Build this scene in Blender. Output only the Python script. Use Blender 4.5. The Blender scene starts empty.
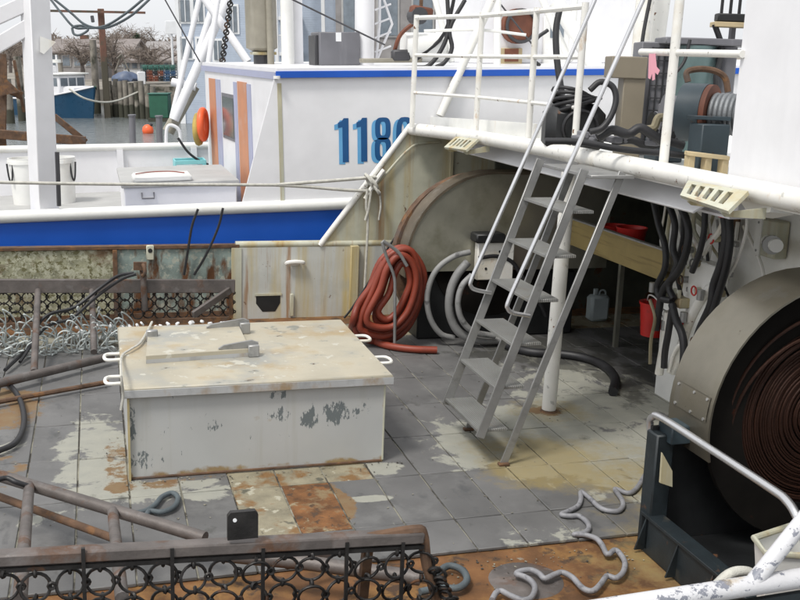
import bpy, bmesh, math, random
from mathutils import Vector, Matrix
random.seed(7)
C = bpy.context.scene.collection
V = Vector
R = math.radians

# ---------------------------------------------------------------- camera, sky, sun, exposure
FPX, CZ = 1035.5, 3.5
def basis(pitch, roll, yaw):
    p, r, y = R(pitch), R(roll), R(yaw)
    fw = V((math.sin(y)*math.cos(p), math.cos(y)*math.cos(p), -math.sin(p)))
    rt = V((math.cos(y), -math.sin(y), 0)); up = rt.cross(fw)
    c, s = math.cos(r), math.sin(r)
    return (c*rt+s*up, -s*rt+c*up, fw)
BD = basis(12.73, 2.057, 16.563)      # the camera as the listing boat's deck sees it
BG = basis(13.83, 0.0, 16.563)        # the camera in the level world
def mat3(b): return Matrix((b[0], b[1], -b[2])).transposed()
CAM = V((0, 0, CZ))
LIST = Matrix.Translation(CAM) @ (mat3(BG) @ mat3(BD).transposed()).to_4x4() @ Matrix.Translation(-CAM)

sc = bpy.context.scene
cd = bpy.data.cameras.new('camera'); cam = bpy.data.objects.new('camera', cd); C.objects.link(cam)
cd.sensor_width = 36; cd.lens = 36*FPX/800; cd.clip_end = 5000; cd.clip_start = .05
cam.matrix_world = Matrix.Translation(CAM) @ mat3(BG).to_4x4()
sc.camera = cam

SUN_EL, SUN_AZ = 60, -125             # azimuth measured from +y towards +x
w = bpy.data.worlds.new('World'); sc.world = w; w.use_nodes = True
nt = w.node_tree; bg = nt.nodes['Background']
sky = nt.nodes.new('ShaderNodeTexSky'); sky.sky_type = 'NISHITA'; sky.sun_disc = False
sky.sun_elevation = R(SUN_EL); sky.sun_rotation = R(SUN_AZ); sky.dust_density = 4; sky.air_density = 1.0
hs = nt.nodes.new('ShaderNodeHueSaturation'); hs.inputs['Saturation'].default_value = .12
nt.links.new(sky.outputs[0], hs.inputs['Color'])
cloud = nt.nodes.new('ShaderNodeMix'); cloud.data_type = 'RGBA'; cloud.inputs[0].default_value = .75      # an even overcast over the clear sky
cloud.inputs[7].default_value = (5.0, 5.1, 5.25, 1)
nt.links.new(hs.outputs[0], cloud.inputs[6]); nt.links.new(cloud.outputs[2], bg.inputs['Color'])
bg.inputs['Strength'].default_value = .15
sd = bpy.data.lights.new('sun', 'SUN'); so = bpy.data.objects.new('sun', sd); C.objects.link(so)
sd.energy = 1.7; sd.angle = R(12); sd.color = (1, .96, .9)
sdir = V((math.sin(R(SUN_AZ))*math.cos(R(SUN_EL)), math.cos(R(SUN_AZ))*math.cos(R(SUN_EL)), math.sin(R(SUN_EL))))
so.rotation_euler = sdir.to_track_quat('Z', 'Y').to_euler(); so.location = (0, 0, 30)
sc.view_settings.view_transform = 'Standard'; sc.view_settings.look = 'None'
sc.view_settings.gamma = 1; sc.view_settings.exposure = 0.53

# ---------------------------------------------------------------- measuring: where a sight line meets a plane of the boat (P) or of the level world (Q)
def _ray(b, px, py): return (px-400)/FPX*b[0] - (py-300)/FPX*b[1] + b[2]
def _on(b, ax, val, px, py):
    d = _ray(b, px, py); i = 'xyz'.index(ax)
    return CAM + d*((val-CAM[i])/d[i])
def P(ax, val, px, py): return _on(BD, ax, val, px, py)
def Q(ax, val, px, py): return _on(BG, ax, val, px, py)
def PW(dist, px, py): return CAM + _ray(BD, px, py)*dist
def QW(dist, px, py): return CAM + _ray(BG, px, py)*dist

# ---------------------------------------------------------------- mesh helpers
ON_BOAT = []                          # top-level objects that list with our boat
FRAME = 'boat'
class MB:
    def __init__(s): s.bm = bmesh.new()
    def box(s, c, size, rot=None, bev=0.0):
        b = bmesh.new(); bmesh.ops.create_cube(b, size=1)
        for v in b.verts: v.co = V((v.co.x*size[0], v.co.y*size[1], v.co.z*size[2]))
        if bev > 0: bmesh.ops.bevel(b, geom=b.edges[:], offset=min(bev, min(size)*.3), segments=1, affect='EDGES')
        m = Matrix.Translation(V(c)) @ (rot.to_4x4() if rot else Matrix())
        s.add(b, m); return s
    def box2(s, a, b_, bev=0.0):
        a, b_ = V(a), V(b_)
        return s.box((a+b_)/2, [abs(b_[i]-a[i]) for i in range(3)], None, bev)
    def bar(s, p, q, w, h, up=(0, 0, 1), bev=0.0):
        p, q = V(p), V(q); d = q-p; L = d.length; x = d.normalized(); u = V(up)
        y = u.cross(x)
        if y.length < 1e-4: y = V((0, 1, 0)).cross(x)
        y.normalize(); z = x.cross(y)
        return s.box((p+q)/2, (L, w, h), Matrix((x, y, z)).transposed(), bev)
    def add(s, b, m=Matrix()):
        mp = {}
        for v in b.verts: mp[v] = s.bm.verts.new(m @ v.co)
        for f in b.faces:
            try: s.bm.faces.new([mp[v] for v in f.verts])
            except ValueError: pass
        b.free()
    def tube(s, pts, r, n=8, smooth=True, closed=False, sub=5):
        pts = [V(p) for p in pts]
        if smooth and len(pts) > 2:
            out = []; m = len(pts)
            for i in range(m if closed else m-1):
                p0 = pts[i-1] if (i > 0 or closed) else pts[0]*2-pts[1]
                p1 = pts[i]; p2 = pts[(i+1) % m]
                p3 = pts[(i+2) % m] if (i+2 < m or closed) else p2*2-p1
                for k in range(sub):
                    t = k/sub
                    out.append(.5*((2*p1)+(p2-p0)*t+(2*p0-5*p1+4*p2-p3)*t*t+(3*p1-p0-3*p2+p3)*t**3))
            if not closed: out.append(pts[-1])
            pts = out
        m = len(pts); rings = []; prev = None
        for i, p in enumerate(pts):
            if closed: t = pts[(i+1) % m]-pts[i-1]
            else: t = pts[min(i+1, m-1)]-pts[max(i-1, 0)]
            t = t.normalized() if t.length > 1e-9 else V((0, 0, 1))
            if prev is None:
                a = V((0, 0, 1)) if abs(t.z) < .9 else V((1, 0, 0)); prev = (a-t*a.dot(t)).normalized()
            prev = prev-t*prev.dot(t)
            if prev.length < 1e-6: prev = t.orthogonal()
            prev.normalize(); bn = t.cross(prev)
            rr = r[i*(len(r)-1)//max(1, m-1)] if isinstance(r, (list, tuple)) else r
            rings.append([s.bm.verts.new(p+(prev*math.cos(6.28318*k/n)+bn*math.sin(6.28318*k/n))*rr) for k in range(n)])
        for i in range(m if closed else m-1):
            a, b_ = rings[i], rings[(i+1) % m]
            for k in range(n): s.bm.faces.new((a[k], a[(k+1) % n], b_[(k+1) % n], b_[k]))
        if not closed:
            s.bm.faces.new(rings[0][::-1]); s.bm.faces.new(rings[-1])
        return s
    def cyl(s, p, q, r0, r1=None, n=16, cap=True):
        p, q = V(p), V(q); r1 = r0 if r1 is None else r1
        t = (q-p).normalized(); a = t.orthogonal().normalized(); b_ = t.cross(a)
        A, B = [[s.bm.verts.new(c+(a*math.cos(6.28318*k/n)+b_*math.sin(6.28318*k/n))*r) for k in range(n)] for c, r in ((p, r0), (q, r1))]
        for k in range(n): s.bm.faces.new((A[k], A[(k+1) % n], B[(k+1) % n], B[k]))
        if cap: s.bm.faces.new(A[::-1]); s.bm.faces.new(B)
        return s
    def lathe(s, prof, o, axis=(0, 0, 1), n=24, a0=0, a1=360, ref=None):
        o = V(o); t = V(axis).normalized(); a = V(ref) if ref else t.orthogonal().normalized(); b_ = t.cross(a)
        full = abs(a1-a0) >= 360; cnt = n if full else n+1; rows = []
        for k in range(cnt):
            g = R(a0+(a1-a0)*k/n); d = a*math.cos(g)+b_*math.sin(g)
            rows.append([s.bm.verts.new(o+d*r+t*h) for r, h in prof])
        for k in range(n):
            A, B = rows[k], rows[(k+1) % cnt]
            for i in range(len(prof)-1):
                try: s.bm.faces.new((A[i], B[i], B[i+1], A[i+1]))
                except ValueError: pass
        return s
    def torus(s, c, axis, R_, r, n=16, m=6, ref=None, sx=1, sy=1):
        c = V(c); t = V(axis).normalized(); a = V(ref).normalized() if ref else t.orthogonal().normalized(); b_ = t.cross(a)
        return s.tube([c+a*(R_*sx*math.cos(6.28318*k/n))+b_*(R_*sy*math.sin(6.28318*k/n)) for k in range(n)], r, m, False, True)
    def prism(s, pts, ext, holes=None):
        pts = [V(p) for p in pts]; e = V(ext)
        A = [s.bm.verts.new(p) for p in pts]; B = [s.bm.verts.new(p+e) for p in pts]
        s.bm.faces.new(A); s.bm.faces.new(B[::-1]); n = len(A)
        for k in range(n): s.bm.faces.new((A[k], B[k], B[(k+1) % n], A[(k+1) % n]))
        return s
    def quad(s, *p): s.bm.faces.new([s.bm.verts.new(V(q)) for q in p]); return s
    def strip(s, A, B, thick=None):
        a = [s.bm.verts.new(V(p)) for p in A]; b_ = [s.bm.verts.new(V(p)) for p in B]
        for i in range(len(a)-1): s.bm.faces.new((a[i], a[i+1], b_[i+1], b_[i]))
        return s
    def build(s, name, m, parent=None, angle=40, origin=None, label=None, kind=None, local=False):
        bm = s.bm; bmesh.ops.recalc_face_normals(bm, faces=bm.faces[:])
        if parent is None:
            if origin is None:
                xs = [v.co for v in bm.verts]
                origin = V(((min(p.x for p in xs)+max(p.x for p in xs))/2, (min(p.y for p in xs)+max(p.y for p in xs))/2, min(p.z for p in xs)))
            o0 = V(origin)
        else:
            o0 = V() if local else V(parent['_o'])
        bmesh.ops.translate(bm, verts=bm.verts[:], vec=-o0)
        me = bpy.data.meshes.new(name); bm.to_mesh(me); bm.free()
        me.shade_smooth(); me.set_sharp_from_angle(angle=R(angle))
        if m: me.materials.append(m)
        o = bpy.data.objects.new(name, me); C.objects.link(o)
        if parent is None:
            o.location = o0
            if FRAME == 'boat': ON_BOAT.append(o)
        else: o.parent = parent
        o['_o'] = tuple(o0)
        if label: o['label'] = label
        if kind: o['kind'] = kind
        return o
def tag(o, label, cat, group=None, kind=None):
    o['label'] = label
    if cat: o['category'] = cat
    if group: o['group'] = group
    if kind: o['kind'] = kind
    return o
def thing(name, label, cat, loc, group=None):
    o = bpy.data.objects.new(name, None); C.objects.link(o); o.location = V(loc); o['_o'] = tuple(loc)
    o.empty_display_size = .2
    if FRAME == 'boat': ON_BOAT.append(o)
    return tag(o, label, cat, group)
def dup(o, parent, delta):
    c = o.copy(); C.objects.link(c); c.parent = parent; c.location = o.location+V(delta); return c
def copy_tree(o, loc, label=None):
    c = o.copy(); C.objects.link(c); c.location = V(loc)
    if label: c['label'] = label
    if o in ON_BOAT: ON_BOAT.append(c)
    for ch in list(o.children):
        d = ch.copy(); C.objects.link(d); d.parent = c
        for g in list(ch.children):
            e = g.copy(); C.objects.link(e); e.parent = d
    return c

# ---------------------------------------------------------------- materials
DECKREF = bpy.data.objects.new('boat', None)      # an Empty: the boat's own axes, which the deck's wear follows
C.objects.link(DECKREF); DECKREF['kind'] = 'helper'
ON_BOAT.append(DECKREF)
MAT = {}
# shade over our working deck put into the colour: darkening factor for each paint
DECK_SHADE = dict(deck_tile=.70, brushed_aluminium=.66, tread_aluminium=.62, chipped_white_side=.80, stained_hatch_top=.70, hatch_lid_edge=.72, stainless_guard=.47, dull_guard_plate=.95,
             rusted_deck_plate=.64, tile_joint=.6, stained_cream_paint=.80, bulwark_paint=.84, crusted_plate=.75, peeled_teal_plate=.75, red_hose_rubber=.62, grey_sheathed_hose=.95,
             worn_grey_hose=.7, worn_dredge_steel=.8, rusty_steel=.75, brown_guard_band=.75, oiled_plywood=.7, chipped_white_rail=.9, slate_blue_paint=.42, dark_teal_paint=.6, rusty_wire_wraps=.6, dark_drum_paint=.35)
def mat(name, base, rough=.5, metal=0.0, var=.12, vs=3.0, layers=(), bump=.15, bs=25, coord='obj', spec=.5, wave=None, emit=0):
    gk = DECK_SHADE.get(name, 1)
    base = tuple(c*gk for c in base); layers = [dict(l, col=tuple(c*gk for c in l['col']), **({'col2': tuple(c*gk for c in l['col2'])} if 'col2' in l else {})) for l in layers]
    m = bpy.data.materials.new(name); m.use_nodes = True; t = m.node_tree; N = t.nodes; L = t.links
    bsdf = N['Principled BSDF']; bsdf.inputs['Metallic'].default_value = metal
    bsdf.inputs['Specular IOR Level'].default_value = spec
    tc = N.new('ShaderNodeTexCoord')
    if coord == 'deck': tc.object = DECKREF
    co = tc.outputs['Object']
    if coord == 'obj':      # break up alike copies
        oi = N.new('ShaderNodeObjectInfo'); ad = N.new('ShaderNodeVectorMath'); ad.operation = 'MULTIPLY_ADD'
        L.new(oi.outputs['Random'], ad.inputs[0]); ad.inputs[1].default_value = (31, 17, 23); L.new(co, ad.inputs[2]); con = ad.outputs[0]
    else: con = co
    def noise(scale, detail=5, stretch=(1, 1, 1), rg=.55, src=None, dist=0):
        n = N.new('ShaderNodeTexNoise'); n.inputs['Scale'].default_value = scale; n.inputs['Detail'].default_value = detail
        n.inputs['Roughness'].default_value = rg; n.inputs['Distortion'].default_value = dist
        src = src or con
        if stretch != (1, 1, 1):
            mp = N.new('ShaderNodeVectorMath'); mp.operation = 'MULTIPLY'; mp.inputs[1].default_value = stretch
            L.new(src, mp.inputs[0]); src = mp.outputs[0]
        L.new(src, n.inputs['Vector']); return n.outputs['Fac']
    def math_(op, a, b):
        n = N.new('ShaderNodeMath'); n.operation = op
        for i, x in enumerate((a, b)):
            if isinstance(x, (int, float)): n.inputs[i].default_value = x
            else: L.new(x, n.inputs[i])
        return n.outputs[0]
    def mix(f, a, b):
        n = N.new('ShaderNodeMix'); n.data_type = 'RGBA'
        L.new(f, n.inputs[0])
        for i, x in ((6, a), (7, b)):
            if isinstance(x, tuple): n.inputs[i].default_value = (*x, 1)
            else: L.new(x, n.inputs[i])
        return n.outputs[2]
    nv = noise(vs, 6)
    lo = tuple(max(0, c*(1-var*1.6)) for c in base); hi = tuple(min(1, c*(1+var*1.6)) for c in base)
    mr = N.new('ShaderNodeMapRange'); L.new(nv, mr.inputs[0]); mr.inputs[1].default_value = .25; mr.inputs[2].default_value = .75
    col = mix(mr.outputs[0], lo, hi)
    rgh = None
    if name in ('deck_tile',):          # no two tiles wore alike
        oi = N.new('ShaderNodeObjectInfo'); hv = N.new('ShaderNodeHueSaturation'); mr2 = N.new('ShaderNodeMapRange')
        mr2.inputs[3].default_value = .90; mr2.inputs[4].default_value = 1.10; L.new(oi.outputs['Random'], mr2.inputs[0]); L.new(mr2.outputs[0], hv.inputs['Value'])
        L.new(col, hv.inputs['Color']); col = hv.outputs[0]
    for ly in layers:
        msk = noise(ly.get('scale', 3), ly.get('detail', 7), ly.get('stretch', (1, 1, 1)), ly.get('rg', .6), dist=ly.get('dist', 0))
        for (x, y, z, rx, ry, rz, g) in ly.get('spots', ()):
            a = N.new('ShaderNodeVectorMath'); a.operation = 'SUBTRACT'; L.new(co, a.inputs[0]); a.inputs[1].default_value = (x, y, z)
            b = N.new('ShaderNodeVectorMath'); b.operation = 'DIVIDE'; L.new(a.outputs[0], b.inputs[0]); b.inputs[1].default_value = (rx, ry, rz)
            c = N.new('ShaderNodeVectorMath'); c.operation = 'LENGTH'; L.new(b.outputs[0], c.inputs[0])
            d = N.new('ShaderNodeMapRange'); d.interpolation_type = 'SMOOTHSTEP'; L.new(c.outputs['Value'], d.inputs[0])
            d.inputs[1].default_value = .35; d.inputs[2].default_value = 1.1; d.inputs[3].default_value = g; d.inputs[4].default_value = 0
            msk = math_('ADD', msk, d.outputs[0])
        q = N.new('ShaderNodeMapRange'); L.new(msk, q.inputs[0]); q.inputs[1].default_value = ly['thr']; q.inputs[2].default_value = ly['thr']+ly.get('soft', .03)
        f = q.outputs[0]
        if ly.get('amt', 1) != 1: f = math_('MULTIPLY', f, ly['amt'])
        lc = ly['col']
        if ly.get('col2'):
            n2 = noise(ly.get('scale', 3)*2.5, 5); lc = mix(n2, ly['col'], ly['col2'])
        col = mix(f, col, lc)
        if 'rough' in ly:
            n = N.new('ShaderNodeMix'); L.new(f, n.inputs[0])
            if rgh is None: n.inputs[2].default_value = rough
            else: L.new(rgh, n.inputs[2])
            n.inputs[3].default_value = ly['rough']; rgh = n.outputs[0]
    L.new(col, bsdf.inputs['Base Color'])
    if rgh is not None: L.new(rgh, bsdf.inputs['Roughness'])
    else: 
        r2 = N.new('ShaderNodeMapRange'); L.new(nv, r2.inputs[0]); r2.inputs[3].default_value = max(.05, rough-.12); r2.inputs[4].default_value = min(1, rough+.12)
        L.new(r2.outputs[0], bsdf.inputs['Roughness'])
    h = None
    if bump: h = noise(bs, 4)
    if wave:
        wv = N.new('ShaderNodeTexWave'); wv.inputs['Scale'].default_value = wave[0]; wv.bands_direction = wave[1]
        L.new(tc.outputs['Object'], wv.inputs['Vector'])
        h = math_('ADD', h, math_('MULTIPLY', wv.outputs['Fac'], wave[2])) if h else wv.outputs['Fac']
    if h:
        b = N.new('ShaderNodeBump'); b.inputs['Strength'].default_value = bump or .3; b.inputs['Distance'].default_value = .01
        L.new(h, b.inputs['Height']); L.new(b.outputs[0], bsdf.inputs['Normal'])
    if emit: 
        bsdf.inputs['Emission Color'].default_value = (*base, 1); bsdf.inputs['Emission Strength'].default_value = emit
    MAT[name] = m; return m
RUST = dict(col=(.20, .085, .03), col2=(.09, .04, .02), rough=.9)
def rust(thr, scale=4, stretch=(1, 1, 1), soft=.06, amt=1, **k): return dict(RUST, thr=thr, scale=scale, stretch=stretch, soft=soft, amt=amt, **k)
STREAK = (5, 5, .45)

white = mat('white_paint', (.78, .78, .75), .35, var=.05, layers=[dict(col=(.52, .49, .40), thr=.56, soft=.25, scale=1.3, amt=.5), dict(col=(.50, .33, .15), thr=.64, soft=.12, scale=1, stretch=STREAK, amt=.5), rust(.71, 6)])
white2 = mat('clean_white_paint', (.77, .77, .79), .35, var=.03, layers=[dict(col=(.62, .62, .64), thr=.56, soft=.3, scale=.8, stretch=(2, 2, .4), amt=.6), dict(col=(.55, .47, .34), thr=.66, soft=.1, scale=.9, stretch=(4, 4, .2), amt=.4)], bump=.35, bs=1.6)
whitetube = mat('white_pipe_paint', (.74, .73, .69), .35, var=.06, layers=[dict(col=(.52, .43, .26), thr=.56, soft=.2, scale=1.6, amt=.65), dict(col=(.42, .24, .09), thr=.64, soft=.08, scale=4, stretch=(1, 1, .5), amt=.7), rust(.66, 9, soft=.03), dict(col=(.35, .35, .33), thr=.63, soft=.03, scale=13, amt=.6)], bump=.1)
cream = mat('stained_cream_paint', (.60, .60, .48), .45, var=.09, layers=[dict(col=(.54, .41, .16), thr=.46, soft=.2, scale=.9, stretch=(4, 4, .3), amt=.85), dict(col=(.38, .19, .06), thr=.57, soft=.14, scale=1.2, stretch=(5, 5, .22), amt=.8), dict(col=(.36, .37, .29), thr=.54, soft=.2, scale=1.1, amt=.6), rust(.67, 5, soft=.05)])
bulwhite = mat('bulwark_paint', (.60, .61, .57), .45, var=.06, layers=[dict(col=(.54, .42, .15), thr=.47, soft=.16, scale=1, stretch=(4, 4, .25), amt=.8), dict(col=(.42, .44, .41), thr=.53, soft=.15, scale=1.6, amt=.6), dict(col=(.33, .16, .05), thr=.58, soft=.1, scale=1.4, stretch=(5, 5, .3), amt=.8, spots=((0, 0, -.55, 9, 2, .14, .1),)), rust(.66, 6, soft=.04)])
lichen = mat('crusted_plate', (.36, .36, .24), .85, var=.3, vs=9, layers=[dict(col=(.56, .56, .42), thr=.49, soft=.04, scale=17, rg=.75), dict(col=(.18, .17, .08), thr=.53, soft=.04, scale=12, rg=.7), rust(.56, 2.5, (1, 1, .9), soft=.12, amt=.8)], bump=.6, bs=30)
lichen2 = mat('peeled_teal_plate', (.28, .35, .32), .8, var=.25, vs=5, layers=[dict(col=(.48, .50, .42), thr=.52, soft=.05, scale=11, rg=.75), rust(.50, 2.0, (2.5, 1, .7), soft=.1)], bump=.5, bs=26)
rustm = mat('rusty_steel', (.15, .085, .05), .85, var=.35, vs=8, layers=[dict(col=(.27, .13, .05), thr=.54, soft=.1, scale=7, amt=.8), dict(col=(.10, .09, .085), thr=.55, soft=.1, scale=4, amt=.7)], bump=.4, bs=40)
dredgesteel = mat('worn_dredge_steel', (.155, .135, .125), .55, .25, var=.22, vs=5, layers=[rust(.55, 3.5, soft=.1, amt=.85), dict(col=(.24, .225, .22), thr=.56, soft=.1, scale=7, amt=.7)], bump=.25, bs=40)
ringsteel = mat('dark_ring_steel', (.026, .024, .023), .5, .4, var=.3, vs=9, layers=[rust(.60, 6, soft=.08, amt=.8)], bump=.2, bs=50)
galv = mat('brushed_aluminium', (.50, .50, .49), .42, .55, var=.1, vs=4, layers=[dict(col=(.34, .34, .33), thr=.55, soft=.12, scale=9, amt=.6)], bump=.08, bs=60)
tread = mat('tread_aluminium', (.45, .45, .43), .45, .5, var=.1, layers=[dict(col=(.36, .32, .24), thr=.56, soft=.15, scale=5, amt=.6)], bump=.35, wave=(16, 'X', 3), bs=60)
polish = mat('polished_tube', (.62, .62, .63), .28, .85, var=.06, bump=.03)
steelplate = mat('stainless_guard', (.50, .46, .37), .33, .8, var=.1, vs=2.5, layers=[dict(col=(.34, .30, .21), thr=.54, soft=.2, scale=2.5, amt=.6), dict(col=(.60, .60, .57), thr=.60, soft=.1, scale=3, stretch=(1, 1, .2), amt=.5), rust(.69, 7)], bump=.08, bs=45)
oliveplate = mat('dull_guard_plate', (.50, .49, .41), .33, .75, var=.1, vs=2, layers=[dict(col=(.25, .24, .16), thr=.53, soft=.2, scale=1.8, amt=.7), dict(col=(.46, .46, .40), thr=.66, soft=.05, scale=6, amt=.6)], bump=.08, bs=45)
brownedge = mat('brown_guard_band', (.22, .18, .13), .45, .5, var=.2, layers=[dict(col=(.30, .27, .22), thr=.56, soft=.1, scale=6, amt=.7)], bump=.2)
blackpaint = mat('black_paint', (.012, .013, .014), .5, var=.3, layers=[rust(.66, 5)], bump=.2)
tealblack = mat('dark_teal_paint', (.022, .032, .038), .5, var=.3, layers=[dict(col=(.09, .085, .07), thr=.60, soft=.1, scale=5, amt=.7), rust(.64, 4)], bump=.2)
rubber = mat('black_hose_rubber', (.016, .016, .018), .5, var=.25, bump=.1)
redhose = mat('red_hose_rubber', (.36, .062, .03), .5, var=.15, layers=[dict(col=(.22, .05, .03), thr=.55, soft=.15, scale=6, amt=.7)], bump=.1)
greyhose = mat('grey_sheathed_hose', (.24, .24, .235), .55, var=.2, layers=[dict(col=(.12, .12, .12), thr=.56, soft=.08, scale=7)], bump=.15)
bluehose = mat('blue_grey_rope', (.085, .105, .115), .65, var=.2, bump=.4, bs=120)
ropegrey = mat('worn_grey_hose', (.33, .33, .35), .5, var=.18, vs=7, layers=[dict(col=(.13, .13, .15), thr=.55, soft=.1, scale=12, amt=.7)], bump=.25, bs=70)
ropewhite = mat('weathered_rope', (.50, .49, .44), .85, var=.15, vs=15, bump=.6, bs=140)
netm = mat('pale_net_twine', (.50, .54, .53), .8, var=.25, vs=10, bump=.4, bs=120)
redplastic = mat('red_plastic', (.50, .022, .018), .4, var=.1, layers=[dict(col=(.32, .03, .025), thr=.57, soft=.1, scale=6, amt=.6)], bump=.05)
orangeplastic = mat('orange_buoy_plastic', (.80, .13, .04), .4, var=.06, bump=.05)
woodboard = mat('oiled_plywood', (.36, .27, .10), .6, var=.18, vs=2, layers=[dict(col=(.24, .17, .06), thr=.52, soft=.12, scale=2, stretch=(1, .5, 10), amt=.7)], bump=.1)
beige = mat('beige_cabinet', (.22, .19, .14), .5, var=.06, bump=.05)
palewood = mat('pale_wood', (.46, .37, .22), .7, var=.15, bump=.2)
winchblue = mat('slate_blue_paint', (.075, .115, .14), .45, var=.15, layers=[rust(.66, 6)], bump=.1)
winchrust = mat('red_brown_flange', (.16, .055, .03), .7, var=.25, bump=.2)
wirerope = mat('coiled_wire_rope', (.19, .20, .21), .5, .5, var=.2, bump=.4, bs=80)
drumwire = mat('rusty_wire_wraps', (.05, .017, .008), .6, .3, var=.25, bump=.4, bs=60)
drumdark = mat('dark_drum_paint', (.022, .019, .016), .85, spec=.15, var=.3, layers=[dict(col=(.22, .05, .015), thr=.62, soft=.08, scale=3)], bump=.15)
tealglass = mat('pale_teal_tank', (.12, .18, .18), .3, var=.12, bump=.03)
meshdark = mat('dark_grille', (.06, .06, .065), .5, .3, bump=.1)
pink = mat('pink_rubber_glove', (.85, .40, .48), .5, var=.06, bump=.1)
jug = mat('pale_plastic', (.45, .52, .54), .4, var=.05, bump=.02)
bluepaint = mat('royal_blue_paint', (.006, .085, .46), .4, var=.07, vs=1.2, layers=[dict(col=(.02, .09, .45), thr=.58, soft=.2, scale=1.2, stretch=(.5, 1, 4), amt=.6)], bump=.04)
digitblue = mat('number_blue', (.010, .085, .24), .4, var=.05, bump=0)
digitlight = mat('number_shadow_blue', (.13, .38, .66), .4, var=.05, bump=0)
doororange = mat('peach_door_paint', (.52, .23, .12), .5, var=.08, layers=[dict(col=(.5, .4, .36), thr=.58, soft=.2, scale=2, amt=.5)], bump=.05)
doorlilac = mat('lilac_jamb_paint', (.36, .38, .52), .45, var=.05, bump=.03)
glass = mat('window_glass', (.10, .13, .14), .08, var=.1, bump=0, spec=.8)
greydeck = mat('grey_deck_paint', (.40, .40, .39), .6, var=.08, layers=[dict(col=(.5, .5, .5), thr=.6, soft=.2, scale=2, amt=.6)], bump=.15)
tealcrate = mat('teal_crate', (.22, .55, .58), .5, var=.06, bump=.05)
olivebox = mat('exhaust_stack_paint', (.27, .25, .20), .5, var=.12, layers=[dict(col=(.40, .38, .33), thr=.55, soft=.2, scale=1.5, stretch=(2, 2, .3), amt=.6)], bump=.08)
greybox = mat('grey_locker', (.15, .15, .165), .5, var=.07, layers=[dict(col=(.30, .30, .32), thr=.56, soft=.2, scale=1.2, stretch=(3, 3, .2), amt=.6)], bump=.05)
brass = mat('dull_brass', (.30, .26, .17), .5, .4, var=.2)
yellowbag = mat('yellow_webbing', (.40, .30, .08), .7, var=.2, bump=.3)
alleydark = mat('shade_dark_alley_paint', (.10, .105, .085), .6, var=.3, layers=[rust(.6, 3)], bump=.2)  # greenish grey darkened so the alley's shade is in the colour
# background
seawater = mat('harbour_water', (.13, .145, .145), .12, var=.2, bump=0, spec=1.0)
def water_bump():
    t = seawater.node_tree; N = t.nodes; L = t.links; b = N['Principled BSDF']
    tc = N.new('ShaderNodeTexCoord'); m = N.new('ShaderNodeVectorMath'); m.operation = 'MULTIPLY'; m.inputs[1].default_value = (.7, 1.6, 1)
    n = N.new('ShaderNodeTexNoise'); n.inputs['Scale'].default_value = 1.3; n.inputs['Detail'].default_value = 6; n.inputs['Roughness'].default_value = .6
    bp = N.new('ShaderNodeBump'); bp.inputs['Strength'].default_value = 1; bp.inputs['Distance'].default_value = .16
    L.new(tc.outputs['Object'], m.inputs[0]); L.new(m.outputs[0], n.inputs['Vector']); L.new(n.outputs['Fac'], bp.inputs['Height']); L.new(bp.outputs[0], b.inputs['Normal'])
water_bump()
pile = mat('weathered_piling', (.21, .19, .16), .9, var=.25, vs=2, layers=[dict(col=(.05, .05, .035), thr=.50, soft=.1, scale=1, stretch=(1, 1, .8), spots=((0, 0, 0, 3, 3, .9, .5),))], bump=.5, bs=15)
brownpost = mat('brown_post', (.17, .085, .06), .85, var=.2, vs=2, layers=[dict(col=(.08, .07, .05), thr=.50, soft=.1, scale=1, spots=((0, 0, 0, 3, 3, 4, .5),))], bump=.4, bs=12)
boatblue = mat('deep_blue_hull', (.010, .06, .125), .3, var=.06, bump=0)
darkgreen = mat('dark_green_paint', (.02, .10, .06), .5, var=.1, bump=.05)
shingle = mat('grey_shingle', (.27, .255, .25), .9, var=.15, vs=1.5, bump=.4, bs=6)
roofm = mat('grey_brown_roof', (.21, .185, .175), .9, var=.14, vs=1, bump=.4, bs=5)
siding = mat('pale_blue_siding', (.42, .48, .57), .6, var=.05, wave=(2.4, 'Z', 1), bump=.3, bs=3)
trim = mat('white_trim', (.78, .79, .80), .5, var=.03, bump=0)
winglass = mat('far_window_glass', (.16, .19, .22), .1, var=.15, bump=0, spec=.8)
bark = mat('grey_bark', (.13, .11, .10), .95, var=.2, bump=.4)
twig = mat('bare_twigs', (.20, .165, .14), .95, var=.25, bump=0)
needle = mat('dark_evergreen', (.03, .055, .03), .9, var=.35, bump=0)
earth = mat('shore_ground', (.22, .20, .17), .95, var=.2, vs=.3, bump=.3, bs=2)
tarp = mat('blue_tarp', (.09, .12, .19), .5, var=.25, vs=2, bump=.6, bs=5)
trapgreen = mat('green_trap_wire', (.05, .15, .12), .6, var=.2, bump=.2)
traporange = mat('orange_trap_wire', (.30, .11, .07), .6, var=.2, bump=.2)
trapblue = mat('blue_trap_wire', (.06, .13, .24), .6, var=.2, bump=.2)
trapdark = mat('dark_trap_wire', (.05, .055, .06), .6, var=.2, bump=.2)
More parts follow.
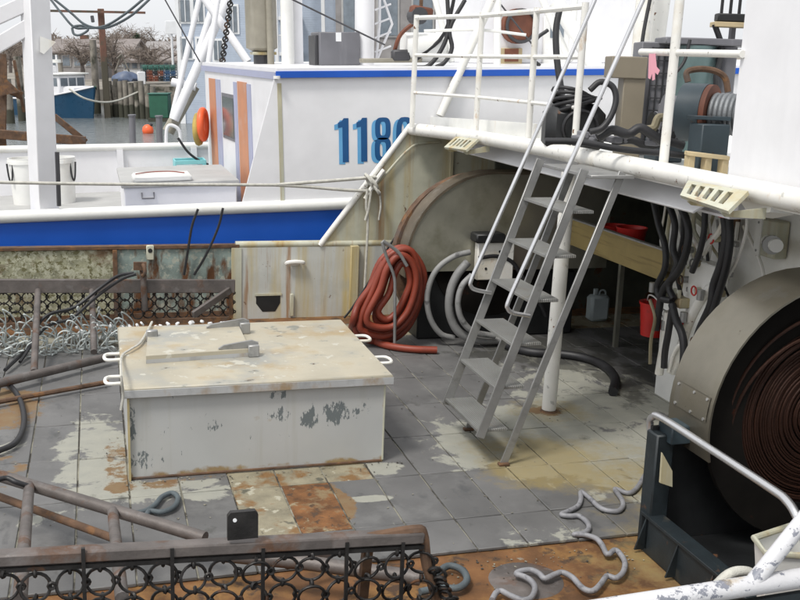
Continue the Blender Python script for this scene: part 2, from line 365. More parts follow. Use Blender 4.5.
# the deck: rubber tiles, bare or painted where worn, in the deck's own coordinates
CREAM_SPOTS = ((3.75, 8.75, 0, 1.1, 1.25, 2, .30), (5.3, 9.0, 0, 1.6, 2.4, 2, .30), (4.6, 7.5, 0, .9, 1.0, 2, .15), (-.06, 9.2, 0, .5, 1.4, 2, .29), (.55, 8.2, 0, .8, .36, 2, .26), (1.9, 8.38, 0, .9, .16, 2, .18), (2.35, 8.35, 0, .3, .25, 2, .2), (-.6, 7.9, 0, .5, .25, 2, .16), (-.3, 8.3, 0, .3, .12, 2, .2), (2.05, 7.72, 0, .28, .10, 2, .3), (3.3, 6.75, 0, .6, .25, 2, .16), (5.4, 11.2, 0, 1.2, 1, 2, .12), (3.0, 13.3, 0, 1.4, .5, 2, .15), (-.9, 9.3, 0, .4, .7, 2, .12))
YEL_SPOTS = ((3.7, 8.4, 0, .8, .9, 2, .33), (4.52, 9.54, 0, .7, .65, 2, .33), (4.35, 8.1, 0, 1.0, 1.0, 2, .31), (3.55, 7.9, 0, .5, .5, 2, .2), (4.4, 7.2, 0, .9, .9, 2, .20), (4.2, 6.3, 0, 1.0, .8, 2, .25), (.12, 8.8, 0, .2, .9, 2, .22), (1.3, 8.4, 0, 1.4, .12, 2, .2), (-.9, 10.2, 0, .5, .8, 2, .14), (3.2, 12.6, 0, 1.2, .5, 2, .2))
RUST_SPOTS = ((4.52, 9.54, 0, .28, .26, 2, .30), (1.78, 7.68, 0, .22, .52, 2, .50), (1.30, 7.80, 0, .24, .5, 2, .26), (1.5, 8.3, 0, .6, .2, 2, .22), (.10, 8.9, 0, .16, 1.1, 2, .27), (.3, 8.35, 0, .5, .14, 2, .2), (1.3, 8.43, 0, 1.3, .10, 2, .16), (4.0, 5.9, 0, 1.0, .6, 2, .14), (-1.1, 10.6, 0, .8, 1.2, 2, .3), (-1.0, 8.9, 0, .5, .6, 2, .2), (2.9, 13.2, 0, 2, .8, 2, .20), (3.75, 8.15, 0, .4, .3, 2, .10))
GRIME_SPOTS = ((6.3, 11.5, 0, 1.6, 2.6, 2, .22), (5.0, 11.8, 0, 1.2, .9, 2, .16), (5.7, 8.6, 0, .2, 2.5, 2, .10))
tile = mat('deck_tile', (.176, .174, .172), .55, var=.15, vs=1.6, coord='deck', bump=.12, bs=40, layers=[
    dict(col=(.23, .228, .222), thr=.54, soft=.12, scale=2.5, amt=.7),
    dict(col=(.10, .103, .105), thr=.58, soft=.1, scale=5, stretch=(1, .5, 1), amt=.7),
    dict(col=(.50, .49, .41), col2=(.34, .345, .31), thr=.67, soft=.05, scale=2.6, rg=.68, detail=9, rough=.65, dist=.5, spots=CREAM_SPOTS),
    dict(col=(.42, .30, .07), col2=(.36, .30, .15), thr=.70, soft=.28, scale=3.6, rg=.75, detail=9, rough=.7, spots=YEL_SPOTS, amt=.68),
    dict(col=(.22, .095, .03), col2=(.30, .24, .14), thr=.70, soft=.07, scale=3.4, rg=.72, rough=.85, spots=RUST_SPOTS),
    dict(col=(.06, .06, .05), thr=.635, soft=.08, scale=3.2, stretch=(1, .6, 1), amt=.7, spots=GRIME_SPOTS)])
deckrust = mat('rusted_deck_plate', (.22, .10, .035), .85, var=.35, vs=4, coord='deck', bump=.4, bs=22, layers=[
    dict(col=(.36, .185, .055), thr=.50, soft=.12, scale=3), dict(col=(.10, .055, .03), thr=.55, soft=.08, scale=6),
    dict(col=(.40, .29, .10), col2=(.28, .22, .11), thr=.60, soft=.3, scale=4, rg=.75, spots=((4.2, 6.2, 0, 1.2, .8, 2, .26),), amt=.8), dict(col=(.40, .40, .34), thr=.68, soft=.05, scale=5)])
tilerust = mat('bare_rusted_tile', (.15, .065, .022), .85, var=.4, vs=7, coord='deck', bump=.5, bs=40, layers=[dict(col=(.21, .15, .08), thr=.52, soft=.1, scale=5), dict(col=(.07, .04, .022), thr=.56, soft=.06, scale=9), dict(col=(.26, .22, .14), thr=.62, soft=.05, scale=6)])
tilebare = mat('stained_bare_tile', (.24, .215, .15), .75, var=.25, vs=4, coord='deck', bump=.4, bs=40, layers=[dict(col=(.19, .105, .04), thr=.52, soft=.1, scale=3.2), dict(col=(.38, .36, .28), thr=.60, soft=.04, scale=5), dict(col=(.10, .095, .07), thr=.60, soft=.06, scale=6)])
grout = mat('tile_joint', (.40, .38, .30), .8, var=.4, vs=3, coord='deck', bump=.2, layers=[dict(col=(.08, .07, .055), thr=.47, soft=.08, scale=2.2)])
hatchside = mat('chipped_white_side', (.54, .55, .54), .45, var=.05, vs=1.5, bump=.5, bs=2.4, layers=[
    dict(col=(.58, .58, .54), thr=.52, soft=.2, scale=1.2, amt=.6),
    dict(col=(.42, .40, .33), thr=.55, soft=.2, scale=1.6, stretch=(4, 4, .3), amt=.5),
    dict(col=(.17, .195, .20), thr=.69, soft=.012, scale=13, rg=.72, detail=8, stretch=(1.7, 1.7, .65), rough=.7,
         spots=((.147, -1, .68, .10, .6, .07, .15), (.16, -1, .50, .13, .6, .11, .19), (.43, -1, .46, .12, .6, .14, .21), (.67, -1, .50, .16, .6, .16, .20), (.90, -1, .50, .10, .6, .14, .13), (-.40, -1, .44, .10, .6, .08, .15), (-1.0, -1, .17, .24, .6, .13, .19), (-1.1, -1, .55, .07, .6, .25, .2), (-.95, -1, .40, .2, .6, .12, .10), (0, -1, .38, 1.3, .6, .35, .03))),
    dict(col=(.45, .34, .14), col2=(.25, .12, .04), thr=.66, soft=.1, scale=3, spots=((0, -1, 0, 2, .6, .11, .24), (-1.12, -1, .3, .05, .6, .6, .22), (1.12, -1, .4, .06, .6, .6, .15)), amt=.9)])
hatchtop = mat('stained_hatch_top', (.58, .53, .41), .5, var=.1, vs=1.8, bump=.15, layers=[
    dict(col=(.40, .41, .39), thr=.50, soft=.14, scale=1.5, amt=.8), dict(col=(.46, .29, .11), col2=(.5, .42, .26), thr=.57, soft=.14, scale=1.8, amt=.8, spots=((.75, .7, .8, .8, .7, 1, .16), (-.9, .5, .8, .3, 1.2, 1, .12), (-.2, -.35, .8, .6, .3, 1, .1))),
    dict(col=(.22, .24, .21), thr=.64, soft=.06, scale=6, amt=.7, spots=((.45, .75, .8, .3, .15, 1, .14), (-.5, -.2, .8, .9, .08, 1, .05))),
    dict(col=(.70, .68, .58), thr=.62, soft=.02, scale=7, amt=.9, spots=((-.1, -.45, .8, .3, .2, 1, .1),)), rust(.70, 6, soft=.03)])
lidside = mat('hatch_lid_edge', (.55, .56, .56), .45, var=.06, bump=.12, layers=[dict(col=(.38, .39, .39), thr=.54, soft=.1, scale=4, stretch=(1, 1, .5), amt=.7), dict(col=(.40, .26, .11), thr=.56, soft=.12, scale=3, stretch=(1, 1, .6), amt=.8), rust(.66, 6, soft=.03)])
chippedrail = mat('chipped_white_rail', (.64, .64, .66), .45, var=.06, bump=.25, bs=40, layers=[dict(col=(.22, .23, .27), thr=.565, soft=.02, scale=11, rg=.7), dict(col=(.40, .30, .14), thr=.63, soft=.08, scale=4, amt=.6)])

# ================================================================ OUR BOAT (deck coordinates: x forward, y across, z up from the deck tiles)
FRAME = 'boat'
# ---- deck plate and tiles
deck = MB().box2((-6, 3.9, -.16), (11, 14.2, -.03)).build('deck', deckrust, origin=(0, 9, -.03)); deck['kind'] = 'structure'
jb = MB().box2((-3.9, 6.68, -.0295), (9, 13.55, -.012)); jb.build('joint_bed', grout, deck)
X0, PX, PY = 2.66, .412, .935
rows = [6.66, 7.2] + [7.2+PY*k for k in range(1, 8)]
tb = {}
cnt = 0
for i in range(-14, 14):
    for j in range(len(rows)-1):
        x0, x1 = X0+PX*i, X0+PX*(i+1); y0, y1 = rows[j], min(rows[j+1], 13.5)
        if x1 < -1.9+.22*(y0-7) - .6 or x0 > 7.2: continue
        if y0 > 12.5 and x0 < 1: continue
        key = round(y1-y0, 2)
        tl = (random.gauss(0, .0022), random.gauss(0, .0012), random.uniform(-.003, .0015))
        if key not in tb:
            g = random.uniform(.005, .008)
            o = MB().box((0, 0, -.012), (PX-.013, (y1-y0)-.013, .024), None, .004).build('deck_tile', tile, deck, local=True)
            tb[key] = o
        else:
            o = tb[key].copy(); C.objects.link(o)
        o.parent = deck; cnt += 1
        o.location = V(((x0+x1)/2, (y0+y1)/2, tl[2]))-V(deck['_o'])
        o.rotation_euler = (tl[0], tl[1], random.gauss(0, .004))
for o in list(deck.children):          # tiles gone to bare rusting steel or stained before the hatch
    if not o.name.startswith('deck_tile'): continue
    p = o.location+V(deck['_o'])
    mm = None
    if abs(p.x-1.63) < .1 and abs(p.y-7.67) < .2: mm = tilerust
    elif abs(p.x-1.22) < .1 and abs(p.y-7.67) < .2: mm = tilebare
    elif .9 < p.x < 2.1 and abs(p.y-8.6) < .3: mm = tilebare
    elif abs(p.y-13.3) < .5 and p.x > 1: mm = tilebare
    if mm:
        o.material_slots[0].link = 'OBJECT'; o.material_slots[0].material = mm; o.location.z -= .004
mh = MB().lathe([(0, .004), (.26, .004), (.27, -.004), (.27, -.03)], P('z', -.028, 526, 580), n=32)
tag(mh.build('deck_plug', dredgesteel), 'round dark steel plug set in the rusty deck at the front', 'deck plate')

# ---- fish hatch
h = thing('fish_hatch', 'big white steel fish hatch with peeling paint in the middle of the deck', 'hatch', (1.31, 9.5, 0))
MB().box2((.2, 8.5, -.02), (2.42, 10.46, .735), .008).build('coaming', hatchside, h)
MB().box2((.16, 8.45, .735), (2.48, 10.52, .828), .012).build('lid', hatchtop, h)
for a, b in (((.158, 8.444, .742), (2.482, 8.45, .808)), ):
    MB().box2(a, b, .002).build('lid_edge', lidside, h)
MB().bar((.20, 8.49, .0), (.20, 8.49, .73), .05, .018, up=(1, 0, 0)).build('corner_strip', cream, h)
MB().tube([(.22, 8.497, .012), (1.3, 8.495, .014), (2.40, 8.497, .012)], .012, 6).build('weld_bead', rustm, h)
MB().tube([(2.415, 8.498, .02), (2.417, 8.498, .73)], .009, 6, False).build('corner_weld', cream, h)
def handle(p, s):
    m = MB().tube([p+V((0, -.10, 0)), p+V((s*.10, -.10, .0)), p+V((s*.135, -.05, 0)), p+V((s*.135, .05, 0)), p+V((s*.10, .10, 0)), p+V((0, .10, 0))], .016, 8)
    m.build('handle', whitetube, h)
for y in (8.82, 9.55): handle(V((.16, y, .79)), -1)
for y in (9.05, 9.85): handle(V((2.48, y, .79)), 1)
A, B, Cc, Dd = [P('z', .9, *p) for p in ((146, 356), (250, 349), (238, 324), (148, 330))]
sm = thing('small_hatch_cover', 'small hinged plate cover lying on top of the big fish hatch', 'hatch cover', ((A+Cc)/2).xy.to_3d()+V((0, 0, .828)))
MB().prism([A, B, Cc, Dd], (0, 0, -.035)).build('plate', hatchtop, sm)
MB().prism([V((p.x, p.y, .865)) for p in (A, B, Cc, Dd)], (0, 0, -.036)).build('coaming', lidside, sm)
for p, q in (((218, 346), (258, 344)), ((206, 325), (249, 322))):
    a, b = P('z', .93, *p), P('z', .93, *q)
    m = MB().prism([a+V((0, 0, -.02)), b+V((0, 0, -.09)), b+V((0, 0, .02)), b+V((-.06, 0, .045)), a+V((.05, 0, .01))], (0, -.03, 0))
    hg = m.build('hinge_arm', galv, sm)
    MB().cyl(b+V((-.05, -.05, -.02)), b+V((-.05, .03, -.02)), .022, n=10).build('hinge_pin', dredgesteel, hg)
    MB().box2(b+V((-.1, -.09, -.10)), b+V((.0, -.035, .01)), .006).build('hinge_lug', galv, hg)
lp = P('z', .88, 152, 338)
MB().box(lp+V((0, 0, .02)), (.11, .06, .12), None, .01).build('latch_block', galv, sm)
hr = MB().tube([P('z', .86, *p) for p in ((152, 322), (147, 332), (140, 343), (131, 349), (122, 356))]+[P('y', 8.43, 121, 372), P('y', 8.42, 123, 395), P('y', 8.42, 121, 410)], .012, 6)
tag(hr.build('latch_line', ropewhite), 'thin pale cord draped over the left corner of the fish hatch', 'cord')

# ---- ladder
lad = thing('companion_ladder', 'aluminium companion ladder with plate treads leaning against the upper deck edge', 'ladder', (3.6, 8.67, 0))
YN, YF = 8.2, 9.14
def fx(z): return 3.21+.354*(z-.33)
def bx(z): return 3.47+.361*z
for y in (YN, YF):
    MB().bar((fx(.30)+.03, y, .28), (fx(2.66)+.03, y, 2.68), .022, .085, up=(1, 0, 0), bev=.004).build('front_stringer', galv, lad)
    MB().bar((bx(.0), y, .0), (bx(2.66), y, 2.66), .022, .07, up=(1, 0, 0), bev=.004).build('rear_stringer', galv, lad)
    MB().box((bx(0)+.0, y-.01, .015), (.10, .06, .025), None, .005).build('foot', rustm, lad)
t0 = None
for k in range(6):
    z = .335+.394*k
    if t0 is None:
        t0 = MB().box((fx(z)+.14, (YN+YF)/2, z), (.285, YF-YN-.024, .028), None, .004).build('tread', tread, lad); z0 = z; x0 = fx(z)
    else: dup(t0, lad, (fx(z)-x0, 0, z-z0))
MB().box((4.32, (YN+YF)/2, 2.62), (.42, YF-YN+.1, .03), None, .004).build('top_plate', galv, lad)
for y in (YN-.04, YF-.04):
    MB().tube([(4.60, y, 4.5), (4.48, y, 4.14), (3.6, y, 2.0), (3.42, y, 1.56), (3.41, y, 1.47), (3.47, y, 1.43), (3.62, y, 1.40)], .02, 10).build('handrail', polish, lad)

# ---- deck post under the upper deck
pp = thing('deck_post', 'white pipe post standing on rusty deck behind the ladder', 'post', (4.52, 9.54, 0))
MB().cyl((4.52, 9.54, .02), (4.56, 9.54, 2.56), .075, n=20).build('pipe', whitetube, pp)
MB().cyl((4.52, 9.54, -.01), (4.52, 9.54, .015), .10, .085, n=20).build('base_flange', rustm, pp)

# ---- upper deck
ud = thing('upper_deck', 'white painted upper deck above the winch alley, edged with a fat pipe', 'upper deck', (6, 8.6, 2.6))
MB().prism([(4.62, 2.6, 2.60), (4.62, 11.2, 2.60), (4.52, 13.0, 2.595), (4.3, 14.18, 2.59), (11, 14.2, 2.60), (11, 2.6, 2.60)], (0, 0, .06)).build('deck_plate', white, ud)
MB().tube([(4.6, 2.2, 2.70), (4.6, 6, 2.70), (4.6, 8.6, 2.70), (4.6, 11.2, 2.68), (4.5, 13.0, 2.655), (4.27, 14.12, 2.64)], .085, 16).build('rim_pipe', whitetube, ud)
bm_ = MB(); bm_.box2((4.95, 7.2, 2.40), (5.03, 13.3, 2.598), .004); bm_.box2((4.88, 7.2, 2.39), (5.10, 13.3, 2.41)); bm_.build('deck_beam', white2, ud)
MB().prism([(4.66, 7.4, 2.42), (4.94, 7.4, 2.57), (4.94, 13.4, 2.57), (4.66, 13.4, 2.42)], (.012, 0, -.012)).build('ledge', white2, ud)
for k in range(6):
    MB().box2((5.04, 4.0+k*1.9, 2.42), (10.9, 4.08+k*1.9, 2.598)).build('cross_beam', cream, ud)
kb = MB().prism([P('x', 4.85, *p) for p in ((412, 121), (418, 116), (470, 119), (553, 125), (558, 130), (556, 137), (548, 139), (480, 133), (412, 131))], (.05, 0, 0)); kb.build('kick_board', white, ud)
def step_plate(px, xo):
    a, b, c, d = px
    st = MB(); A, B, Cc, Dd = [V(p) for p in (a, b, c, d)]
    n = 5; fr = [0]
    # plate with five slots: bars between the slots plus two long edges
    def at(u, v): return (A*(1-u)+B*u)*(1-v)+(Dd*(1-u)+Cc*u)*v
    th = V((.015, 0, -.025))
    def piece(u0, u1, v0, v1): st.prism([at(u0, v0), at(u1, v0), at(u1, v1), at(u0, v1)], th)
    piece(0, 1, 0, .2); piece(0, 1, .8, 1)
    us = [0, .12]+[.12+.152*k+d for k in range(1, 5) for d in (-.035, .035)]+[.88, 1]
    us = [0, .10, .19, .26, .35, .42, .51, .58, .67, .74, .83, 1]
    for k in range(0, 12, 2): piece(us[k], us[k+1], .2, .8)
    sp = st.build('step_plate', cream, ud)
    for e_ in (.15, .85):
        lo = Dd+(Cc-Dd)*e_; hi = A+(B-A)*e_
        br = MB(); br.prism([lo+V((.01, 0, -.03)), V((4.60, lo.y, 2.60)), V((4.60, lo.y, 2.52)), lo+V((.05, 0, -.06))], (0, .015, 0)); br.build('bracket', cream, sp)
def sp4(p, xs): return [P('x', x, *q) for q, x in zip(p, xs)]
step_plate(sp4(((688, 180), (748, 191), (728, 211), (680, 195)), (4.46, 4.46, 4.22, 4.22)), 0)
step_plate(sp4(((456, 136), (478, 139), (466, 150), (444, 147)), (4.46, 4.46, 4.25, 4.25)), 0)
MB().prism([P('x', 4.60, *p) for p in ((738, 198), (772, 205), (770, 212), (750, 216))], (.2, 0, -.02)).build('gusset', white, ud)

# ---- guard rail on the upper deck edge
gr = thing('guard_rail', 'white pipe guard rail round the upper deck edge beside the ladder', 'railing', (4.7, 11, 2.66))
tops = {412: 18, 475: 8, 528: -12, 590: -14}
posts = [(412, 122, 413, 10), (475, 133, 475, 12), (526, 125, 529, -14), (585, 150, 594, -10)]
pw = []
for x0_, y0_, x1_, y1_ in posts:
    y = P('x', 4.72, x0_, y0_).y
    if x0_ == 585: y = 9.75
    if x0_ == 526: y = 10.95
    xq = 4.70
    if x0_ == 412: y = 13.85; xq = P('y', 13.85, 412, 122).x
    if x0_ == 475: y = 12.45; xq = 4.62
    a = V((xq, y, 2.68)); pw.append(a)
    MB().cyl(a, (xq+.01, y, 2.68+1.5), .036, n=10).build('post', whitetube, gr)
for hgt, r in ((.47, .022), (.97, .025), (1.46, .03)):
    pts = [(p.x+.004, p.y, p.z+hgt) for p in pw]
    MB().tube(pts, r, 8, False).build('rail', whitetube, gr)
a = V((4.72, 8.02, 2.68))
tp = MB().cyl(a, (4.78, 8.08, 5.0), .042, n=12).build('tall_post', whitetube, gr)
pa, pb = P('x', 4.76, 641, 52), P('x', 4.76, 737, 54)
MB().tube([pa, pb+(pb-pa)*.05], .03, 10, False).build('rail', whitetube, gr)
gl = MB()
c0 = P('x', 4.71, 653, 56)
ez, ey = V((0, 0, 1)), V((.93, -.37, 0))
def gpt(u, v): return c0+ey*u+ez*v
gl.prism([gpt(-.035, .02), gpt(.02, .02), gpt(.04, -.09), gpt(.07, -.12), gpt(.055, -.16), gpt(.03, -.14), gpt(.035, -.20), gpt(.012, -.21), gpt(.005, -.15), gpt(-.005, -.20), gpt(-.025, -.19), gpt(-.03, -.10)], (.01, .02, 0))
tag(gl.build('rubber_glove', pink), 'pink rubber glove hanging from the white rail by the tower', 'glove')

# ---- white tower (deck house side) on the upper deck
tw = thing('deck_house', 'plain white deck house wall at the right end of the upper deck', 'deck house', (6.2, 5, 2.66))
MB().box2((4.78, 2.6, 2.663), (8, 7.14, 6.2), .01).build('wall', white2, tw)
MB().box2((4.765, 2.6, 2.664), (4.779, 7.15, 2.72)).build('base_bead', cream, tw)

# ---- side plating: bulwark on the far side
bw = thing('bulwark', 'far bulwark with rusty crusted plating at left and stained white plating at right', 'bulwark', (3, 14.15, 0))
yB = 14.1
xl, xr = P('y', yB, 0, 260).x-2.5, P('y', yB, 232, 260).x
xm = P('y', yB, 115, 260).x
MB().box2((xl, yB, -.05), (xm, yB+.03, .98)).build('crusted_plate', lichen, bw)
MB().box2((xm, yB, -.05), (xr, yB+.028, .98)).build('peeled_plate', lichen2, bw)
MB().box2((xl, yB-.03, .985), (xr+.1, yB+.10, 1.03), .005).build('cap_plate', rustm, bw)
MB().box2((xm-.03, yB-.05, -.02), (xm+.03, yB, .983), .004).build('rib', rustm, bw)
MB().box2((xl, yB-.02, -.02), (xr, yB-.001, .10)).build('waterway_bar', rustm, bw)
MB().box2((xr+.0, yB-.012, -.05), (6.2, yB+.025, .985)).build('white_plate', bulwhite, bw)
MB().box2((xr-.01, yB-.03, -.02), (xr+.13, yB-.012, .985), .003).build('edge_strip', cream, bw)
c1 = P('y', yB, 322, 241)
MB().cyl((xr+.05, yB+.03, 1.02), (P('y', yB, 470, 243).x, yB+.02, 1.02), .05, n=14).build('cap_pipe', cream, bw)
st0 = P('y', yB, 353, 300).x
for x in (st0, ):
    MB().box2((x-.07, yB-.10, -.02), (x+.05, yB-.013, 1.0), .008).build('stanchion', cream, bw)
MB().box2((P('y', yB, 291, 300).x-.02, yB-.06, 0), (P('y', yB, 291, 300).x+.03, yB-.013, .32), .006).build('stub', cream, bw)
cc = P('y', yB-.05, 295, 262)
m = MB(); m.tube([cc+V((-.12, 0, -.02)), cc+V((-.10, -.03, .0)), cc+V((0, -.04, .01)), cc+V((.10, -.03, .0)), cc+V((.12, 0, -.02))], .03, 8); m.box(cc+V((0, .02, -.02)), (.12, .05, .06), None, .01); m.build('cleat', whitetube, bw)
# freeing port: a flat black plate in place of the shaded hole
fp = P('y', yB, 268, 303)
m = MB(); m.prism([fp+V((-.17, -.016, .11)), fp+V((.17, -.016, .11)), fp+V((.17, -.016, .0)), fp+V((.10, -.016, -.12)), fp+V((-.08, -.016, -.12)), fp+V((-.17, -.016, .0))], (0, .002, 0)); m.build('freeing_port', blackpaint, bw)
m = MB(); m.prism([fp+V((-.19, -.013, .14)), fp+V((.19, -.013, .14)), fp+V((.19, -.013, .11)), fp+V((-.19, -.013, .11))], (0, -.012, 0)); m.build('port_lip', cream, bw)
ey_ = P('y', yB, 150, 252)
m = MB(); m.box(ey_+V((0, -.04, .0)), (.10, .05, .20), None, .01); m.build('padeye', cream, bw)
MB().cyl(ey_+V((0, -.07, .03)), ey_+V((0, -.064, .03)), .03, n=12).build('padeye_hole', blackpaint, bw)
# wing plating sloping up to the upper deck
wa, wb = P('y', yB, 322, 240), P('y', yB, 409, 128)
m = MB(); m.prism([V((wa.x, yB, 1.03)), V((wb.x, yB, 2.62)), V((11, yB, 2.60)), V((11, yB, .9)), V((wa.x+.02, yB, .9))], (0, .04, 0)); m.build('wing_plate', cream, bw)
MB().box2((5.55, yB-.05, -.03), (9.2, yB-.004, 2.58)).build('alley_shade_sheet', alleydark, bw)  # dark sheet added over the wing plate, standing in for alley shade
MB().tube([V((wa.x-.03, yB, 1.0)), V((wb.x, yB, 2.66))], .043, 12, False).build('wing_edge_pipe', whitetube, bw)
hp = [P('y', yB-.04, *p) for p in ((372, 190), (385, 175), (398, 160), (408, 150), (418, 144), (440, 142))]
MB().tube(hp, .016, 6).build('conduit', cream, bw)
MB().box2((P('y', yB, 451, 160).x-.02, yB-.05, 1.9), (P('y', yB, 451, 160).x+.02, yB-.002, 2.6)).build('stiffener', cream, bw)
# fairlead loop plate on the wing
m = MB(); m.tube([P('y', yB-.08, *p) for p in ((384, 170), (376, 181), (367, 196), (365, 199))], .035, 8); m.build('rope_horn', whitetube, bw)

# ---- inside of the winch alley under the upper deck
al = thing('winch_alley', 'dim grey green steel walls of the winch alley under the upper deck', 'bulkhead', (7.5, 9, 0))
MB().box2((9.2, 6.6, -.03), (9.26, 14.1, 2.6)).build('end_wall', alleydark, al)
MB().box2((6.05, 9.9, -.03), (9.2, 9.94, 2.38)).build('added_dark_wall', alleydark, al)  # wall added closer in, kept dark to deepen the alley's shade
MB().box2((6.25, 6.72, -.03), (11, 6.78, 2.6)).build('cross_wall', white, al)
MB().box2((5.98, 6.72, -.03), (6.04, 9.9, 2.598)).build('side_panel', white, al)
# ---- far winch
fy = 12.45
fw_ = thing('far_winch', 'drum winch under its rounded olive guard at the far end of the alley', 'winch', (4.95, 12.9, 0))
gc = V((4.95, fy, 1.02)); Rg = 1.2
arc = [(gc.x-Rg*math.cos(R(a)), gc.z+Rg*math.sin(R(a))) for a in range(-8, 91, 7)]
poly = arc+[(6.6, 2.18), (6.6, .93), (arc[0][0], .93)]
MB().prism([V((x, fy, z)) for x, z in poly], (0, .02, 0)).build('guard_face', oliveplate, fw_)
arc2 = arc+[(6.6, 2.2)]
m = MB(); m.strip([V((x, fy-.015, z)) for x, z in arc2], [V((x, fy+.32, z)) for x, z in arc2]); m.strip([V((x*.985+gc.x*.015, fy-.015, z*.985+gc.z*.015)) for x, z in arc2], [V((x, fy-.015, z)) for x, z in arc2]); m.build('guard_band', brownedge, fw_)
m = MB(); m.strip([V(((x-gc.x)*1.0+gc.x, fy-.017, (z-gc.z)*1.0+gc.z)) for x, z in arc2], [V(((x-gc.x)*.975+gc.x, fy-.017, (z-gc.z)*.975+gc.z)) for x, z in arc2]); m.build('guard_rim', brownedge, fw_)
MB().box2((3.98, 12.55, 0), (6.2, 13.05, .88), .02).build('base', blackpaint, fw_)
MB().cyl((gc.x-.07, fy+.34, gc.z-.03), (gc.x-.07, fy+.5, gc.z-.03), Rg*.985, n=48).build('rear_flange', rustm, fw_)
MB().cyl((4.95, 12.52, 1.1), (4.95, 13.0, 1.1), .8, n=32).build('drum', drumdark, fw_)
vb = P('y', 12.3, 494, 260)
m = MB(); m.box(vb, (.5, .12, .50), None, .01); vbo = m.build('valve_plate', whitetube, fw_)
for dx, dz in ((-.13, .06), (.05, .12), (.05, -.08), (-.13, -.1), (.18, .02)):
    MB().cyl(vb+V((dx, -.066, dz)), vb+V((dx, -.056, dz)), .018, n=8).build('port', blackpaint, vbo)
MB().box(vb+V((-.1, .0, .30)), (.4, .25, .12), None, .02).build('valve_body', blackpaint, fw_)

# ---- red hose coil and other hoses
def YP(y, pts): return [P('y', y, *p) for p in pts]
coil = MB()
outer_ = ((397, 247), (381, 262), (369, 290), (355, 320), (361, 337), (385, 341), (408, 327), (421, 298), (422, 270), (411, 251))
inner_ = ((400, 263), (393, 273), (388, 292), (380, 311), (384, 319), (394, 315), (404, 300), (410, 282), (409, 268), (405, 262))
for k, (t_, y) in enumerate(((0, 12.36), (.2, 12.22), (.38, 12.40), (.55, 12.14), (.75, 12.30), (1, 12.20))):
    jit = random.Random(k)
    coil.tube(YP(y, [(a[0]*(1-t_)+b[0]*t_+jit.uniform(-2, 2), a[1]*(1-t_)+b[1]*t_+jit.uniform(-2, 2)) for a, b in zip(outer_, inner_)]), .044, 10, True, True)
coil.tube(YP(12.25, ((384, 262), (372, 285), (358, 305), (353, 322)))+[P('z', .06, 353, 330), P('z', .05, 368, 338), P('z', .05, 385, 345), P('z', .05, 410, 349), P('z', .05, 437, 350)], .046, 10)
tag(coil.build('hose_coil', redhose, angle=60), 'coil of thick red hose hung beside the far winch', 'hose')
m = MB(); m.tube([P('y', 12.1, *p) for p in ((382, 242), (387, 258), (394, 276), (395, 290))], .02, 8); m.tube([P('y', 12.1, *p) for p in ((383, 241), (398, 252), (407, 266))], .022, 8)
m.tube([P('y', 12.1, 395, 288), V((P('y', 12.1, 396, 310).x, 12.1, .0))], .02, 8, False)
tag(m.build('hose_hook', galv), 'bent steel hook stand holding up the red hose coil', 'hook')
g = MB()
g.tube([P('y', 12.2, *p) for p in ((470, 252), (455, 256), (440, 266), (431, 280), (427, 300), (431, 320), (441, 334), (454, 338))], .038, 8)
tag(g.build('hydraulic_hose', greyhose, angle=60), 'grey hydraulic hose bowing in front of the winch base, nearest the red coil', 'hose', 'hydraulic hoses by the far winch')
g = MB(); g.tube([P('y', 12.1, *p) for p in ((468, 262), (457, 275), (450, 293), (450, 315), (460, 333), (480, 340), (500, 340))], .055, 10)
tag(g.build('hydraulic_hose', greyhose, angle=60), 'thickest grey hydraulic hose curling behind the ladder', 'hose', 'hydraulic hoses by the far winch')
g = MB(); g.tube([P('y', 12.0, *p) for p in ((472, 275), (462, 286), (458, 303), (462, 320), (474, 332), (495, 336))], .04, 8)
tag(g.build('hydraulic_hose', greyhose, angle=60), 'slim grey hydraulic hose inside the thick one, close behind the ladder', 'hose', 'hydraulic hoses by the far winch')
g = MB(); g.tube([P('y', 12.25, *p) for p in ((478, 258), (496, 256), (512, 262), (524, 280), (538, 300), (546, 316))], .03, 8)
tag(g.build('hydraulic_hose', rubber, angle=60), 'black hydraulic hose arching over the perforated valve plate', 'hose', 'hydraulic hoses by the far winch')
g = MB(); g.tube([P('z', .05, *p) for p in ((505, 345), (530, 352), (560, 354), (585, 358), (604, 366), (615, 378), (613, 392))], .055, 10)
tag(g.build('deck_hose', rubber, angle=60), 'black hose lying on the deck behind the white pipe post', 'hose')
g = MB(); g.tube([P('y', 13.6, *p) for p in ((402, 228), (388, 248), (370, 280), (352, 308), (344, 318))], .016, 6)
tag(g.build('tension_wire', rubber), 'dark wire slanting down from the winch to the bulwark foot', 'wire')

